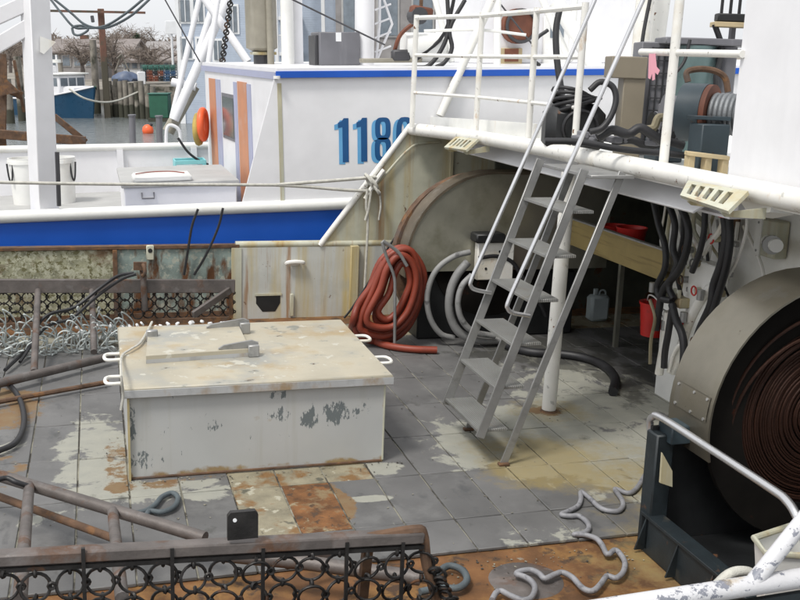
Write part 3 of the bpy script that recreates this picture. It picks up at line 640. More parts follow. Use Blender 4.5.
# ---- shelf with buckets, hanging bucket, jug
A, B = P('x', 5.7, 569, 223), P('x', 5.7, 664, 246)
A2, B2 = P('x', 5.7, 568, 246), P('x', 5.7, 660, 278)
A2.y, B2.y = A.y, B.y; zt = (A.z+B.z)/2; zb = (A2.z+B2.z)/2
sh = thing('shelf_bin', 'oiled plywood shelf bin holding buckets under the upper deck', 'shelf', (6.0, (A.y+B.y)/2, zb))
MB().box2((5.7, A.y, zb), (5.73, B.y, zt), .003).build('front_board', woodboard, sh)
MB().box2((5.731, B.y, zb), (6.5, A.y, zb+.03)).build('bottom_board', woodboard, sh)
MB().box2((5.69, A.y, zt), (5.75, B.y, zt+.02), .003).build('top_strip', galv, sh)
for y in (A.y-.02, B.y+.02): MB().box2((6.45, y-.03, 0), (6.51, y+.03, zb)).build('leg', oliveplate, sh)
def bucket(px, py, x, r, hgt, label, grp, zbase=None, handle=True):
    c = P('x', x, px, py)            # rim centre
    o = thing('bucket', label, 'bucket', (c.x, c.y, c.z-hgt), grp)
    MB().lathe([(0, .0), (r*.8, 0), (r*.98, hgt-.03), (r*1.03, hgt-.03), (r*1.06, hgt), (r*.99, hgt), (r*.93, hgt-.02), (r*.78, .02), (0, .02)], (c.x, c.y, c.z-hgt), n=28).build('pail', redplastic, o)
    if handle:
        MB().tube([(c.x, c.y-r*1.04, c.z-.03), (c.x-.04, c.y-r*.5, c.z+.06), (c.x-.05, c.y, c.z+.08), (c.x-.04, c.y+r*.5, c.z+.06), (c.x, c.y+r*1.04, c.z-.03)], .009, 6).build('bail', white, o)
    return o
b1 = bucket(632, 227, 6.0, .175, .32, 'red plastic bucket on the shelf bin, nearest the black hoses', 'red buckets', handle=False)
bucket(616, 225, 6.25, .165, .32, 'red plastic bucket on the shelf bin, partly hidden by another bucket', 'red buckets', handle=False)
bucket(655, 302, 6.25, .17, .40, 'red bucket with pale handle hanging low below the shelf bin', 'red buckets')
jc = P('y', 13.2, 598, 303); jc.z = 0
j = thing('plastic_jug', 'pale blue plastic jug standing in the dark below the shelf', 'jug', jc)
MB().box(jc+V((0, 0, .19)), (.30, .2, .38), None, .04).build('body', jug, j)
MB().cyl(jc+V((-.05, 0, .37)), jc+V((-.05, 0, .47)), .035, n=12).build('neck', jug, j)
MB().torus(jc+V((.06, 0, .40)), (0, 1, 0), .05, .014, 12, 6).build('handle', jug, j)

# ---- control pipes and hoses hanging from the upper deck edge
cp = thing('valve_manifold', 'white hydraulic valve stand with elbows between the hoses and the near winch', 'valve stand', (5.75, 9.3, 0))
def XP(x, pts): return [P('x', x, *p) for p in pts]
xx = 5.6
m = MB(); a, b = P('x', xx, 690, 258), P('x', xx, 716, 262); a2 = P('x', xx, 688, 350)
m.box2((xx, a.y, .0), (xx+.16, b.y, a.z), .012); m.build('duct', white, cp)
MB().tube(XP(xx-.02, ((672, 372), (680, 352), (688, 326), (697, 306), (708, 290), (720, 286))), .05, 10).build('elbow_pipe', whitetube, cp)
MB().tube(XP(xx-.06, ((703, 254), (710, 242), (720, 230), (726, 216))), .03, 8).build('branch_pipe', whitetube, cp)
MB().tube(XP(xx-.06, ((702, 254), (694, 240), (690, 228))), .022, 8).build('branch_pipe', whitetube, cp)
MB().tube(XP(xx-.05, ((727, 278), (738, 258), (746, 232), (747, 216))), .016, 8).build('thin_pipe', whitetube, cp)
MB().tube(XP(xx-.08, ((659, 374), (664, 345), (668, 312))), .045, 10, False).build('riser_pipe', whitetube, cp)
MB().tube(XP(xx-.1, ((668, 372), (673, 355), (680, 345), (686, 352), (683, 372))), .02, 8).build('loop_pipe', whitetube, cp)
vb2 = P('x', xx-.05, 676, 300)
MB().box(vb2, (.12, .34, .10), None, .01).build('valve_block', cream, cp)
for k in range(4): MB().cyl(vb2+V((-.05, -.13+.085*k, .05)), vb2+V((-.05, -.13+.085*k, .13)), .02, n=8).build('valve_cap', cream, cp)
for k, pt in enumerate(((652, 292), (664, 330), (683, 322), (700, 300))):
    q = P('x', xx-.1, *pt); MB().cyl(q, q+V((-.0, .0, .10)), .035, n=10).build('fitting', galv, cp)
HG = 'black hoses hanging from the upper deck edge'
for lab, pts, r in (
    ('black hose hanging in front of the shelf bin end, farthest left of the bundle', ((649, 182), (654, 203), (659, 226), (665, 246), (665, 268), (657, 287), (661, 298), (672, 301)), .034),
    ('black hose in the middle of the hanging bundle beside the shelf bin', ((659, 183), (669, 205), (675, 225), (673, 248), (677, 264), (669, 286), (674, 299)), .034),
    ('long black hose bowing out to the right of the hanging bundle', ((667, 184), (680, 205), (688, 226), (687, 248), (679, 270), (664, 289), (659, 310), (656, 330)), .038),
    ('short black hose dropping just behind the slotted step plate', ((705, 212), (704, 232), (699, 254), (692, 272)), .03),
    ('black hose with a red collar hanging in front of the white duct', ((724, 211), (726, 235), (722, 262), (714, 285), (711, 305), (700, 330), (694, 352)), .042),
    ('second black hose hanging close behind the red collared one', ((729, 214), (730, 240), (726, 268), (719, 292), (712, 315)), .036),
    ('black hose drooping below the valve block to the deck', ((672, 304), (676, 320), (682, 334), (684, 352), (682, 376)), .04),
    ('dark blue hose running down beside the white riser pipe', ((672, 310), (668, 335), (665, 352), (664, 368)), .035)):
    tag(MB().tube(XP(xx-.16, pts), r, 8).build('hanging_hose', rubber, angle=60), lab, 'hose', HG)
cl = P('x', xx-.16, 725, 214)
tag(MB().cyl(cl+V((0, 0, -.03)), cl+V((0, 0, .03)), .06, n=12).build('hose_collar', redplastic), 'small red collar at the top of a black hanging hose', 'collar')
for k, pts in enumerate((((694, 225), (694, 262), (690, 300), (686, 340)), ((738, 222), (734, 250), (728, 280)), ((682, 232), (684, 262), (680, 292)), ((744, 226), (760, 262), (764, 280)))):
    MB().tube(XP(xx+.30-.02*k, pts), .02, 8).build('thin_pipe', whitetube if k % 2 else cream, cp)
for k, pt in enumerate(((694, 240), (690, 290), (735, 244), (729, 274))):
    q = P('x', xx+.22, *pt); MB().box(q, (.05, .09, .05), None, .008).build('pipe_clamp', galv, cp)
MB().bar(P('x', xx+.2, 664, 190), P('x', xx+.2, 706, 226), .08, .05).build('hose_rack', cream, cp)
rsp = P('x', xx+.30, 735, 228); MB().box(rsp, (.02, .14, .22), None, .005).build('rusty_bracket', rustm, cp)
rr = random.Random(4)
for k in range(12):
    x0p = 670+5.0*k+rr.uniform(-3, 3); y0p = 190+k*3+rr.uniform(-4, 8); ln = rr.uniform(50, 120)
    pts = [(x0p, y0p), (x0p+rr.uniform(-6, 6), y0p+ln*.35), (x0p+rr.uniform(-9, 9), y0p+ln*.7), (x0p+rr.uniform(-8, 8), y0p+ln)]
    MB().tube(XP(xx+.05+rr.uniform(0, .22), pts), rr.choice((.012, .016, .022)), 7).build('service_pipe', (whitetube, cream, galv, rubber)[k % 4], cp)
for k in range(9):
    q = P('x', xx+.02, rr.uniform(668, 724), rr.uniform(225, 345))
    vo = MB().cyl(q, q+V((-.07, 0, 0)), .035, n=8).build('valve', (galv, cream, brass)[k % 3], cp)
    MB().torus(q+V((-.09, 0, 0)), (1, 0, 0), .045, .009, 10, 5).build('hand_wheel', (rustm, redplastic, galv)[k % 3], vo)
tag(MB().tube(XP(xx-.2, ((650, 300), (655, 318), (651, 340), (650, 364))), .018, 8).build('brass_lead', brass), 'brass ended lead hanging to the deck below the red bucket', 'lead')
# electrical box on the side panel
bxp = P('x', 5.9, 772, 238)
eb = thing('junction_box', 'grey electrical junction box on the white panel above the near winch', 'junction box', bxp-V((0, 0, .2)))
MB().box(bxp, (.14, .30, .34), None, .012).build('body', cream, eb)
MB().box(bxp+V((-.075, .10, 0)), (.02, .09, .34), None, .004).build('cover', white, eb)
for dz in (-.13, .13): MB().cyl(bxp+V((-.09, .10, dz)), bxp+V((-.083, .10, dz)), .012, n=8).build('screw', galv, eb)
MB().cyl(bxp+V((-.08, -.05, -.02)), bxp+V((-.24, -.40, -.0)), .06, n=12).build('cable_gland', white, eb)
MB().cyl(bxp+V((-.20, -.27, -.01)), bxp+V((-.23, -.33, -.005)), .085, n=12).build('gland_nut', galv, eb)

# ---- near winch
nc = V((5.17, 6.08, 1.06)); RN = 1.05; y0, y1 = 6.06, 6.60
nw = thing('near_winch', 'big drum winch with a wide curved steel guard at the right', 'winch', (5.1, 6.2, 0))
ang = list(range(-14, 116, 6))
outer = [(nc.x-RN*math.cos(R(a)), nc.z+RN*math.sin(R(a))) for a in ang]
inner = [(nc.x-(RN-.015)*math.cos(R(a)), nc.z+(RN-.015)*math.sin(R(a))) for a in ang]
m = MB()
m.strip([V((x, y0, z)) for x, z in outer], [V((x, y1, z)) for x, z in outer]); m.strip([V((x, y0, z)) for x, z in inner], [V((x, y1, z)) for x, z in inner])
m.strip([V((x, y0, z)) for x, z in inner], [V((x, y0, z)) for x, z in outer]); m.strip([V((x, y1, z)) for x, z in inner], [V((x, y1, z)) for x, z in outer])
bmesh.ops.remove_doubles(m.bm, verts=m.bm.verts[:], dist=.0005); m.build('guard', steelplate, nw, angle=30)
m = MB(); rp = [(nc.x-(RN+.006)*math.cos(R(a)), nc.z+(RN+.006)*math.sin(R(a))) for a in (2, 7, 12)]
m.strip([V((x, y0+.04, z)) for x, z in rp], [V((x, y1-.06, z)) for x, z in rp]); pt = m.build('patch_plate', steelplate, nw)
for a in (3, 11):
    for y in (y0+.07, y0+.24, y1-.09):
        d = V((-math.cos(R(a)), 0, math.sin(R(a)))); q = V((nc.x, y, nc.z))
        MB().cyl(q+d*(RN+.004), q+d*(RN+.014), .012, n=8).build('bolt', galv, pt)
MB().cyl((nc.x, 6.50, nc.z), (nc.x, 6.56, nc.z), RN-.06, n=48).build('rear_flange', drumdark, nw)
m = MB(); m.lathe([(.70, 0), (RN-.07, 0), (RN-.07, -.05), (.70, -.05)], (nc.x, 6.22, nc.z), (0, 1, 0), 48); m.lathe([(.70, -.05), (.70, 0)], (nc.x, 6.22, nc.z), (0, 1, 0), 48); m.build('front_flange', drumdark, nw)
w0 = None
for k in range(26):       # flat turns of wire on the drum face, one beside the next
    r_ = .18+.0205*k
    w0 = MB().torus((nc.x+random.uniform(-.005, .005), 6.20+random.uniform(-.006, .004), nc.z+random.uniform(-.005, .005)), (random.uniform(-.015, .015), 1, random.uniform(-.015, .015)), r_, random.uniform(.0095, .0125), 56, 6).build('wire_turn', drumwire, nw, angle=60)
for r_, dx, dz in ((.80, -.03, .04), (.74, -.06, -.05)):      # slack turns hanging off the coil
    MB().torus((nc.x+dx, 6.14, nc.z+dz), (.06, 1, .05), r_, .013, 60, 6, sy=.96).build('slack_wire', drumwire, nw, angle=60)
MB().cyl((nc.x, 6.18, nc.z), (nc.x, 6.5, nc.z), .17, n=24).build('hub', drumdark, nw)
MB().cyl((nc.x, 6.225, nc.z), (nc.x, 6.5, nc.z), .69, n=40).build('drum_core', drumdark, nw)
m = MB(); m.box2((3.90, 4.8, -.02), (3.925, 6.47, .26)); m.box2((3.88, 4.8, .26), (4.02, 6.47, .285), .003); m.build('base_plate', tealblack, nw)
for y in (6.4, 5.95, 5.5): MB().prism([(3.90, y, 0), (3.82, y, 0), (3.90, y, .25)], (0, .015, 0)).build('gusset', tealblack, nw)
MB().box2((3.92, 6.47, -.02), (6.2, 6.50, .95)).build('rear_plate', blackpaint, nw)
MB().box2((3.90, 6.36, .0), (4.05, 6.52, .92), .012).build('corner_post', tealblack, nw)
MB().box2((3.98, 6.30, .86), (4.16, 6.50, 1.0), .01).build('bearing_block', winchblue, nw)
MB().box2((4.03, 4.8, -.02), (6.2, 6.46, .03)).build('bed_plate', blackpaint, nw)
MB().box2((6.2, 4.8, -.02), (6.24, 6.7, 2.4)).build('outer_plate', blackpaint, nw)
MB().prism([P('y', 6.3, *p) for p in ((661, 452), (671, 470), (671, 486), (659, 482))], (0, -.02, 0)).build('lug', cream, nw)
tb_ = [P('x', 3.98, 657, 480), P('x', 3.95, 653, 450), P('x', 3.93, 650, 424), P('x', 3.92, 653, 417), P('x', 3.92, 662, 418), P('x', 3.90, 715, 452), P('x', 3.88, 770, 488), P('x', 3.87, 786, 500), P('x', 3.86, 797, 517), P('x', 3.86, 806, 545)]
tag(MB().tube(tb_, .028, 10).build('guard_tube', polish), 'bent shiny steel tube rail in front of the near winch', 'rail')

# ---- near bulwark, foreground rail, bucket edge, rope
nb = thing('near_bulwark', 'near bulwark topped by a chipped white pipe rail in the lower right corner', 'bulwark', (2, 4.15, 0))
ra, rb = P('y', 4.2, 640, 603), P('y', 4.2, 800, 578)
dirv = (rb-ra).normalized(); zr = (ra.z+rb.z)/2
r0 = ra-dirv*5.0; r1 = rb+dirv*4
MB().cyl(r0, r1, .052, n=18).build('cap_pipe', chippedrail, nb)
bs_ = P('y', 4.2, 752, 584); bt = P('y', 4.25, 802, 522)
MB().tube([bs_, bt, bt+(bt-bs_)*1.5], .044, 14, False).build('brace_pipe', chippedrail, nb)
MB().prism([r0+V((0, .0, -.07)), r1+V((0, 0, -.07)), V((r1.x, 4.2, -.1)), V((r0.x, 4.2, -.1))], (0, -.03, 0)).build('plate', tealblack, nb)
bc = P('y', 4.75, 800, 537)
bk = thing('square_tub', 'white rimmed tub wedged behind the chipped white brace pipe', 'tub', (bc.x, bc.y, .0))
a, b, c_, d_ = P('z', .8, 754, 538), P('z', .8, 786, 530), P('z', .8, 850, 512), P('z', .8, 830, 575)
m = MB(); q = [a, P('z', .8, 790, 526), c_, P('z', .8, 860, 560), P('z', .8, 765, 553)]
m.tube(q, .02, 8, False, True); m.build('rim', cream, bk)
m = MB(); ctr = sum(q, V())/5
m.strip(q+[q[0]], [V((ctr.x+(p.x-ctr.x)*.75, ctr.y+(p.y-ctr.y)*.75, .3)) for p in q+[q[0]]]); m.build('side', white, bk)
tag(MB().tube([P('y', 4.32, *p) for p in ((716, 586), (728, 575), (740, 571), (752, 574), (764, 590))], .028, 8).build('rope_bight', ropewhite, angle=60), 'bit of frayed rope looped over the chipped white rail', 'rope')

# ---- loose hose on the deck, winding
def ZP(z, pts): return [P('z', z, *p) for p in pts]
tag(MB().tube(ZP(.024, ((645, 475), (636, 489), (627.5, 493), (615, 489), (621.5, 499), (623, 506), (618, 511), (607.5, 510.5), (599, 507), (590, 498.5), (581, 492), (581, 499), (578, 506), (570, 510.5), (561.5, 514.5), (570, 516), (579, 516), (586.5, 521.5), (589, 528), (584, 533), (574, 534.5), (585, 535), (596, 538.5), (602, 545), (607.5, 554.5), (615, 550), (621, 555), (625, 563), (623, 572.5), (616, 578), (608, 576), (605, 578), (600, 585), (592.5, 591), (582.5, 588), (572.5, 577.5), (562.5, 572.5), (555, 574.5), (545, 578.5), (539, 573.5), (531, 570), (521.5, 571), (516.5, 574), (525, 577), (532, 582), (535, 589), (531, 598), (522.5, 600), (511, 596), (501, 591), (496, 593), (492, 600))), .0215, 8).build('winding_hose', ropegrey, angle=60), 'grey hose snaking in tight bends over the tiles before the near winch', 'hose')
tag(MB().tube(ZP(.035, ((130, 514), (145, 511), (155, 505), (162, 497), (172, 493), (178, 498), (174, 507), (162, 512), (150, 511), (146, 516))), .022, 8).build('rope_loop', bluehose, angle=60), 'blue grey rope loop on the tiles left of the rusty patch', 'rope')
tag(MB().tube(ZP(.03, ((65, 497), (80, 497), (95, 502))), .022, 8).build('rope_end', bluehose, angle=60), 'blue grey rope end on the tiles by the bare dredge tube', 'rope')
tag(MB().tube(ZP(.03, ((400, 572), (430, 576), (448, 566), (462, 570), (467, 580), (458, 588), (440, 588), (420, 592))), .026, 8).build('rope_loop', bluehose, angle=60), 'blue grey hose loop beside the rusty end of the near dredge', 'rope')

gm = MB(); rr = random.Random(77)
for k in range(420):                    # flakes of paint, shell and rust swept against the hatch, the joints and the tile edge
    z_ = rr.choice((0, 0, 1, 2, 3))
    if z_ == 0: x, y = rr.uniform(-1.2, 5.2), rr.uniform(6.7, 12.5)
    elif z_ == 1: x, y = rr.uniform(.1, 2.6), 8.46-abs(rr.gauss(0, .08))
    elif z_ == 2: x, y = X0+PX*rr.randint(-9, 6)+rr.gauss(0, .015), rr.uniform(6.8, 11)
    else: x, y = rr.uniform(2.2, 4.0), 6.55-abs(rr.gauss(0, .2))
    if .2 < x < 2.42 and 8.5 < y < 10.5: continue
    s_ = rr.uniform(.004, .014); zz = .004 if y > 6.66 else -.024
    a = rr.uniform(0, 6.28); pts = [V((x+math.cos(a+q)*s_*rr.uniform(.5, 1.2), y+math.sin(a+q)*s_*rr.uniform(.5, 1.2), zz+rr.uniform(0, .004))) for q in (0, 1.4, 2.9, 4.4)]
    gm.prism(pts, (0, 0, .002))
tag(gm.build('deck_grit', grout), 'loose flakes of paint and shell scattered over the deck tiles', 'grit', kind='stuff')
# ---- dredges (steel frame, chain ring bag)
RINGR, RP = .068, .147
def ring_bag(parent, origin, ncol, nrow, per=RP, drop=.145, fall=0.0):
    first = link = None; cnt = 0
    for j in range(nrow):
        for i in range(ncol):
            p = V(origin)+V((per*i+random.uniform(-.008, .008), random.uniform(-.02, .02), -drop*j+fall*per*i+random.uniform(-.012, .006)))
            if first is None:
                first = MB().torus((0, 0, 0), (0, 1, 0), RINGR, .0085, 18, 6).build('ring', ringsteel, parent, angle=60); 
                link = MB().torus((0, 0, 0), (1, 0, 0), .016, .009, 8, 5).build('link', ringsteel, parent, angle=60)
                o, l = first, link
            else:
                o = first.copy(); C.objects.link(o); l = link.copy(); C.objects.link(l)
            for q in (o, l): q.parent = parent
            base = p                    # both meshes were built about the world origin, so shift by parent base
            o.location = base; o.rotation_euler = (random.gauss(0, .16), random.gauss(0, .15), random.gauss(0, .24))
            l.location = base+V((per*.5, 0, 0)) if cnt % 2 else base+V((0, 0, drop*.5)); l.rotation_euler = (0, 0, random.gauss(0, .3)) if not cnt % 2 else (0, 0, 1.57)
            l2 = link.copy(); C.objects.link(l2); l2.parent = parent
            l2.location = base+V((0, 0, drop*.5)) if cnt % 2 else base+V((per*.5, 0, 0)); l2.rotation_euler = (0, 0, random.gauss(0, .4)) if cnt % 2 else (0, 0, 1.57)
            cnt += 1
    # the meshes hold vertices shifted by minus the parent's base: undo once on the shared data
    for q in (first, link):
        q.data.transform(Matrix.Translation(V(parent['_o'])))
    for ch in parent.children:
        if ch.name.split('.')[0] in ('ring', 'link'): ch.location = ch.location-V(parent['_o'])
NY = 4.75
na, nbq = P('y', NY, 0, 553), P('y', NY, 424, 531)
nd = thing('near_scallop_dredge', 'rusty scallop dredge frame with chain ring bag across the bottom left corner', 'dredge', (.6, 5.0, .0))
sl = (nbq-na)/(nbq.x-na.x)
def barpt(x): return na+sl*(x-na.x)
L0, L1 = barpt(-2.2), barpt(nbq.x)
MB().bar(L0+V((0, .02, -.035)), L1+V((0, .02, -.035)), .085, .06, bev=.008).build('pressure_bar', dredgesteel, nd)
MB().bar(L0+V((0, -.0, -.085)), L1+V((0, -.0, -.085)), .03, .022).build('ring_rod', ringsteel, nd)
lg = P('y', NY-.03, 243, 528)
m = MB(); e = [(-.075, -.06), (-.075, .065), (-.06, .085), (.06, .085), (.075, .065), (.075, -.06)]
m.prism([lg+V((u, 0, v)) for u, v in e], (0, .03, 0)); lgo = m.build('lug', ringsteel, nd)
MB().cyl(lg+V((-.04, -.003, .045)), lg+V((-.04, .0, .045)), .010, n=10).build('lug_hole', trim, lgo)
for px in (83, 172, 263, 347, 403):
    q = P('y', NY-.02, px, 548 if px < 300 else 542); MB().bar(q, q+V((0, .0, -.45)), .018, .018).build('strap', ringsteel, nd)
ring_bag(nd, barpt(-.62-7*RP)+V((0, -.0, -.175)), 23, 3, fall=sl.z)
# end bracket, rusty
e0 = P('y', NY, 424, 531)
MB().tube([e0+V((-.30, .02, -.02)), e0+V((-.05, .02, .0)), e0+V((.0, .02, -.03)), e0+V((.03, .02, -.2)), e0+V((.10, .02, -.45)), e0+V((.12, .02, -.8))], .03, 8).build('end_shoe', rustm, nd)
for k in range(9):
    q = e0+V((.06+.016*k+random.uniform(-.02, .02), -.02, -.22-.03*k)); MB().torus(q, (random.random(), 1, random.random()), .03, .010, 10, 5).build('chain_link', ringsteel, nd)
ta, tbq = P('z', .42, -6, 474), P('z', .30, 205, 538)
ta2 = ta+(ta-tbq)*.6
MB().tube([ta2, tbq], .045, 12, False).build('bail_tube', dredgesteel, nd)
ua, ub = P('z', .18, -8, 494), P('z', .12, 118, 540)
MB().tube([ua+(ua-ub)*.5, ub], .03, 10, False).build('bail_rod', rustm, nd)
for px, py, qx, qy in ((32, 492, 20, 585), (117, 517, 122, 585)):
    q0 = ta+(tbq-ta)*((px+6)/211)
    MB().tube([q0, P('y', 5.1, qx, qy+14)], .038, 10, False).build('strut', dredgesteel, nd)
MB().tube([P('z', .25, 205, 553), P('z', .25, 300, 562), P('z', .25, 420, 578)], .05, 10, False).build('lower_bar', dredgesteel, nd)
MB().bar(P('z', .2, 285, 565), P('z', .2, 390, 535), .05, .05).build('brace', dredgesteel, nd)
for x in (-1.8, 1.3): MB().bar(barpt(x)+V((0, .05, -.1)), (x, 5.05, -.02), .05, .05).build('leg', rustm, nd)

FY = 13.4
fd = thing('far_scallop_dredge', 'rusty scallop dredge frame lying along the far bulwark at left', 'dredge', (0, 13.2, 0))
xe = P('y', FY, 235, 284).x
zb_ = (P('y', FY, 120, 277).z+P('y', FY, 120, 291).z)/2
MB().box((xe/2-1.6, FY, zb_), (xe+3.2, .06, .175), Matrix.Rotation(R(1.5), 3, 'Y'), .008).build('pressure_bar', dredgesteel, fd)
MB().bar((-3, FY+.03, zb_-.50), (xe-.05, FY+.03, zb_-.52), .05, .07).build('cutting_bar', rustm, fd)
ring_bag(fd, V((-1.75, FY+.05, zb_-.16)), 24, 3, drop=.125)
MB().bar(P('y', FY-.02, 230, 290), P('y', FY-.4, 193, 315), .05, .09, bev=.006).build('end_brace', dredgesteel, fd)
MB().bar(P('y', FY, 231, 280), P('y', FY, 231, 318), .05, .05).build('end_post', rustm, fd)
MB().bar(P('y', FY-.1, 140, 262), P('y', FY-.1, 140, 270), .05, .16).build('lug', rustm, fd)
tA, tB = P('z', .12, -8, 385), P('z', .10, 112, 356)
MB().tube([tA+(tA-tB)*.5, tB], .05, 12, False).build('bail_tube', dredgesteel, fd)
sA, sB = P('z', .06, -8, 403), P('z', .05, 108, 382)
MB().tube([sA+(sA-sB)*.5, sB], .028, 8, False).build('bail_rod', rustm, fd)
for px, py, qx, qy in ((38, 291, 34, 372), (92, 291, 94, 352), (143, 268, 145, 310)):
    a = P('y', FY-.05, px, py); t_ = P('z', .12, qx, qy) if qx < 140 else P('y', FY-.06, qx, qy)
    MB().tube([a, t_], .04, 10, False).build('strut', dredgesteel, fd)
sk = P('y', FY-.1, 143, 266)
MB().torus(sk+V((0, -.02, -.05)), (1, .3, 0), .07, .025, 14, 8).build('shackle', rustm, fd)

# ---- twine net heaped under the far dredge
nm = MB(); rng = random.Random(3)
for k in range(11):                    # slack meshes: twine running in long loops, strand over strand
    lvl = k % 5; ph = rng.uniform(0, 6.28); pts = []; n = 120
    amp = rng.uniform(.13, .20); pitch = rng.uniform(.15, .24)
    for q in range(n):
        a = q*.62+ph; x = -2.0+q*.62/6.283*pitch*1.25
        if x > .42: break
        env = (.78+.3*math.sin(x*4.2+k*.4))*(1-.5*max(0, x+.1))
        zc = (.30-.055*lvl)*env; yc = 12.98-.13*lvl+.05*math.sin(x*7+k)
        pts.append(V((x+.035*math.cos(a*2+k)+rng.uniform(-.008, .008), yc-.10*math.sin(a)+rng.uniform(-.01, .01), max(.016, zc+amp*env*math.sin(a)+rng.uniform(-.008, .008)))))
    nm.tube(pts, .0088, 4, True, sub=3)
tag(nm.build('fishing_net', netm, angle=60), 'pale twine fishing net heaped on deck under the far dredge', 'net', kind='thing')
nm = MB()
for k in range(60):
    p = V((-.3+rng.uniform(0, 1.9), 13.15+rng.uniform(-.15, .1), .05+rng.uniform(0, .16)))
    nm.box(p, (rng.uniform(.04, .09), rng.uniform(.03, .06), rng.uniform(.02, .05)), Matrix.Rotation(rng.uniform(0, 3), 3, (rng.random(), rng.random(), 1)), .01)
tag(nm.build('scallop_shells', trim), 'scatter of white shells caught under the far dredge bag', 'shells', kind='stuff')
# dark cables draped over the far dredge
tag(MB().tube([P('y', 13.2, 134, 273), P('y', 13.2, 118, 276), P('y', 13.0, 100, 288), P('y', 12.9, 75, 307), P('y', 12.8, 50, 314), P('y', 12.7, 38, 325), P('y', 12.6, 30, 345), P('z', .05, 5, 370)], .022, 6).build('draped_cable', rubber), 'dark cable draped over the far dredge bar, the upper of two', 'cable', 'cables draped over the far dredge')
tag(MB().tube([P('y', 13.15, 136, 274), P('y', 13.15, 120, 280), P('y', 12.95, 95, 298), P('y', 12.85, 72, 318), P('y', 12.75, 45, 328), P('z', .05, 20, 362)], .02, 6).build('draped_cable', rubber), 'dark cable draped over the far dredge bar, the lower of two', 'cable', 'cables draped over the far dredge')
tag(MB().tube([P('z', .06, -10, 376), P('z', .06, 8, 384), P('z', .05, 20, 400), P('z', .05, 24, 422), P('z', .05, 16, 442), P('z', .05, -4, 452)], .028, 8).build('hose_bight', rubber, angle=60), 'bight of dark hose curving onto the tiles at the left edge', 'hose')
tag(MB().tube([P('z', .5, -8, 482), P('z', .5, 6, 478), P('z', .48, 16, 482), P('z', .44, 28, 486)], .02, 8).build('hose_end', rubber, angle=60), 'dark hose end draped over the near dredge tube', 'hose')

# ---- mooring rope from the wing plate
ka = P('y', 14.0, 276, 185)
tag(MB().tube([P('y', 14.0, -40, 181.5), P('y', 14.0, 100, 184), ka], .021, 8).build('mooring_line', ropewhite, angle=60), 'pale mooring line stretched level in front of the white boat', 'rope')
kn = P('y', 14.0, 372, 184)
tag(MB().tube([ka, P('y', 14.0, 300, 183), P('y', 14.0, 340, 180), P('y', 14.0, 376, 177)], .024, 8).build('bridle_rope', ropewhite, angle=60), 'upper leg of the mooring bridle running to the wing plate', 'rope')
tag(MB().tube([ka, P('y', 14.0, 310, 187), P('y', 14.0, 345, 190), P('y', 14.0, 369, 191)], .022, 8).build('bridle_rope', ropewhite, angle=60), 'lower leg of the mooring bridle running to the wing plate', 'rope')
m = MB()
for k in range(6): m.torus(kn+V((.02*k-.05, -.03, -.02*k+.06)), (1, .3*math.sin(k), .6), .10+.01*(k % 3), .02, 14, 6, sx=1, sy=.7)
m.tube([kn+V((-.08, -.06, -.06)), kn+V((-.09, -.06, -.3)), kn+V((-.06, -.06, -.55)), kn+V((-.08, -.06, -1.5))], .018, 6)
m.tube([kn+V((-.03, -.07, -.1)), kn+V((-.06, -.07, -.35)), kn+V((-.1, -.07, -.5))], .018, 6)
m.tube([kn+V((.1, -.06, -.1)), kn+V((.12, -.06, -.3)), kn+V((.1, -.06, -.5))], .016, 6)
tag(m.build('rope_knot', ropewhite, angle=60), 'bunched knot of pale rope tied round the horn on the wing plate', 'rope')
for lab, pts in (('thin dark line hanging down the blue stripe, the left one', ((198, 209), (192, 226), (188, 250), (184, 275))), ('thin dark line hanging down the blue stripe, the right one', ((223, 208), (218, 228), (206, 255), (194, 275)))):
    tag(MB().tube([P('y', 14.03, *p) for p in pts], .017, 6).build('fender_line', rubber), lab, 'rope', 'thin lines over the rail')

# ---- gear on the upper deck
w_ = PW(9.6, 700, 118)
wn = thing('deck_winch', 'slate blue winch with red brown flange and coiled wire on the upper deck', 'winch', (w_.x, w_.y, 2.66))
ax = V((.62, -.78, 0)).normalized()
c = PW(9.6, 684, 112)
MB().cyl(c, c+ax*.22, .265, n=32).build('brake_drum', winchblue, wn)
MB().cyl(c+ax*.222, c+ax*.27, .26, n=32).build('flange', winchrust, wn)
MB().cyl(c+ax*.10, c+ax*.6, .10, n=20).build('barrel', winchblue, wn)
for k in range(6): MB().torus(c+ax*(.30+.045*k), ax, .165, .026, 24, 8).build('wire_turn', wirerope, wn, angle=60)
m = MB(); f0 = PW(9.2, 688, 117); f1 = PW(9.2, 730, 119)
m.bar(f0, f1, .08, .035, bev=.004); q = PW(9.2, 709, 134); m.box(V((q.x, q.y, (q.z+2.66)/2+.03)), (.28, .22, q.z-2.66+.12), None, .01); m.build('frame', winchblue, wn)
MB().tube([PW(9.8, *p) for p in ((688, 82), (687, 72), (700, 69), (715, 71), (725, 78), (728, 92))], .03, 8).build('brake_lever', rustm, wn)
MB().cyl(PW(9.9, 662, 112), PW(9.9, 676, 114), .17, n=20).build('gear_case', greybox, wn)
bpos = PW(10.6, 630, 100)
bc_ = thing('control_cabinet', 'beige control cabinet with overhanging top on the upper deck', 'cabinet', (bpos.x, bpos.y, 2.66))
q0, q1 = PW(10.6, 608, 56), PW(10.6, 643, 79)
rt = V((math.cos(R(-16)), math.sin(R(-16)), 0)); rz = Matrix.Rotation(R(-16.5), 3, 'Z')
cx = (q0+q1)/2; MB().box(cx, (.36, .4, (q0-q1).z), rz, .01).build('head', beige, bc_)
q2 = PW(10.6, 632, 78); MB().box((q2.x, q2.y, (q2.z+2.66)/2), (.22, .3, q2.z-2.66), rz, .008).build('pedestal', beige, bc_)
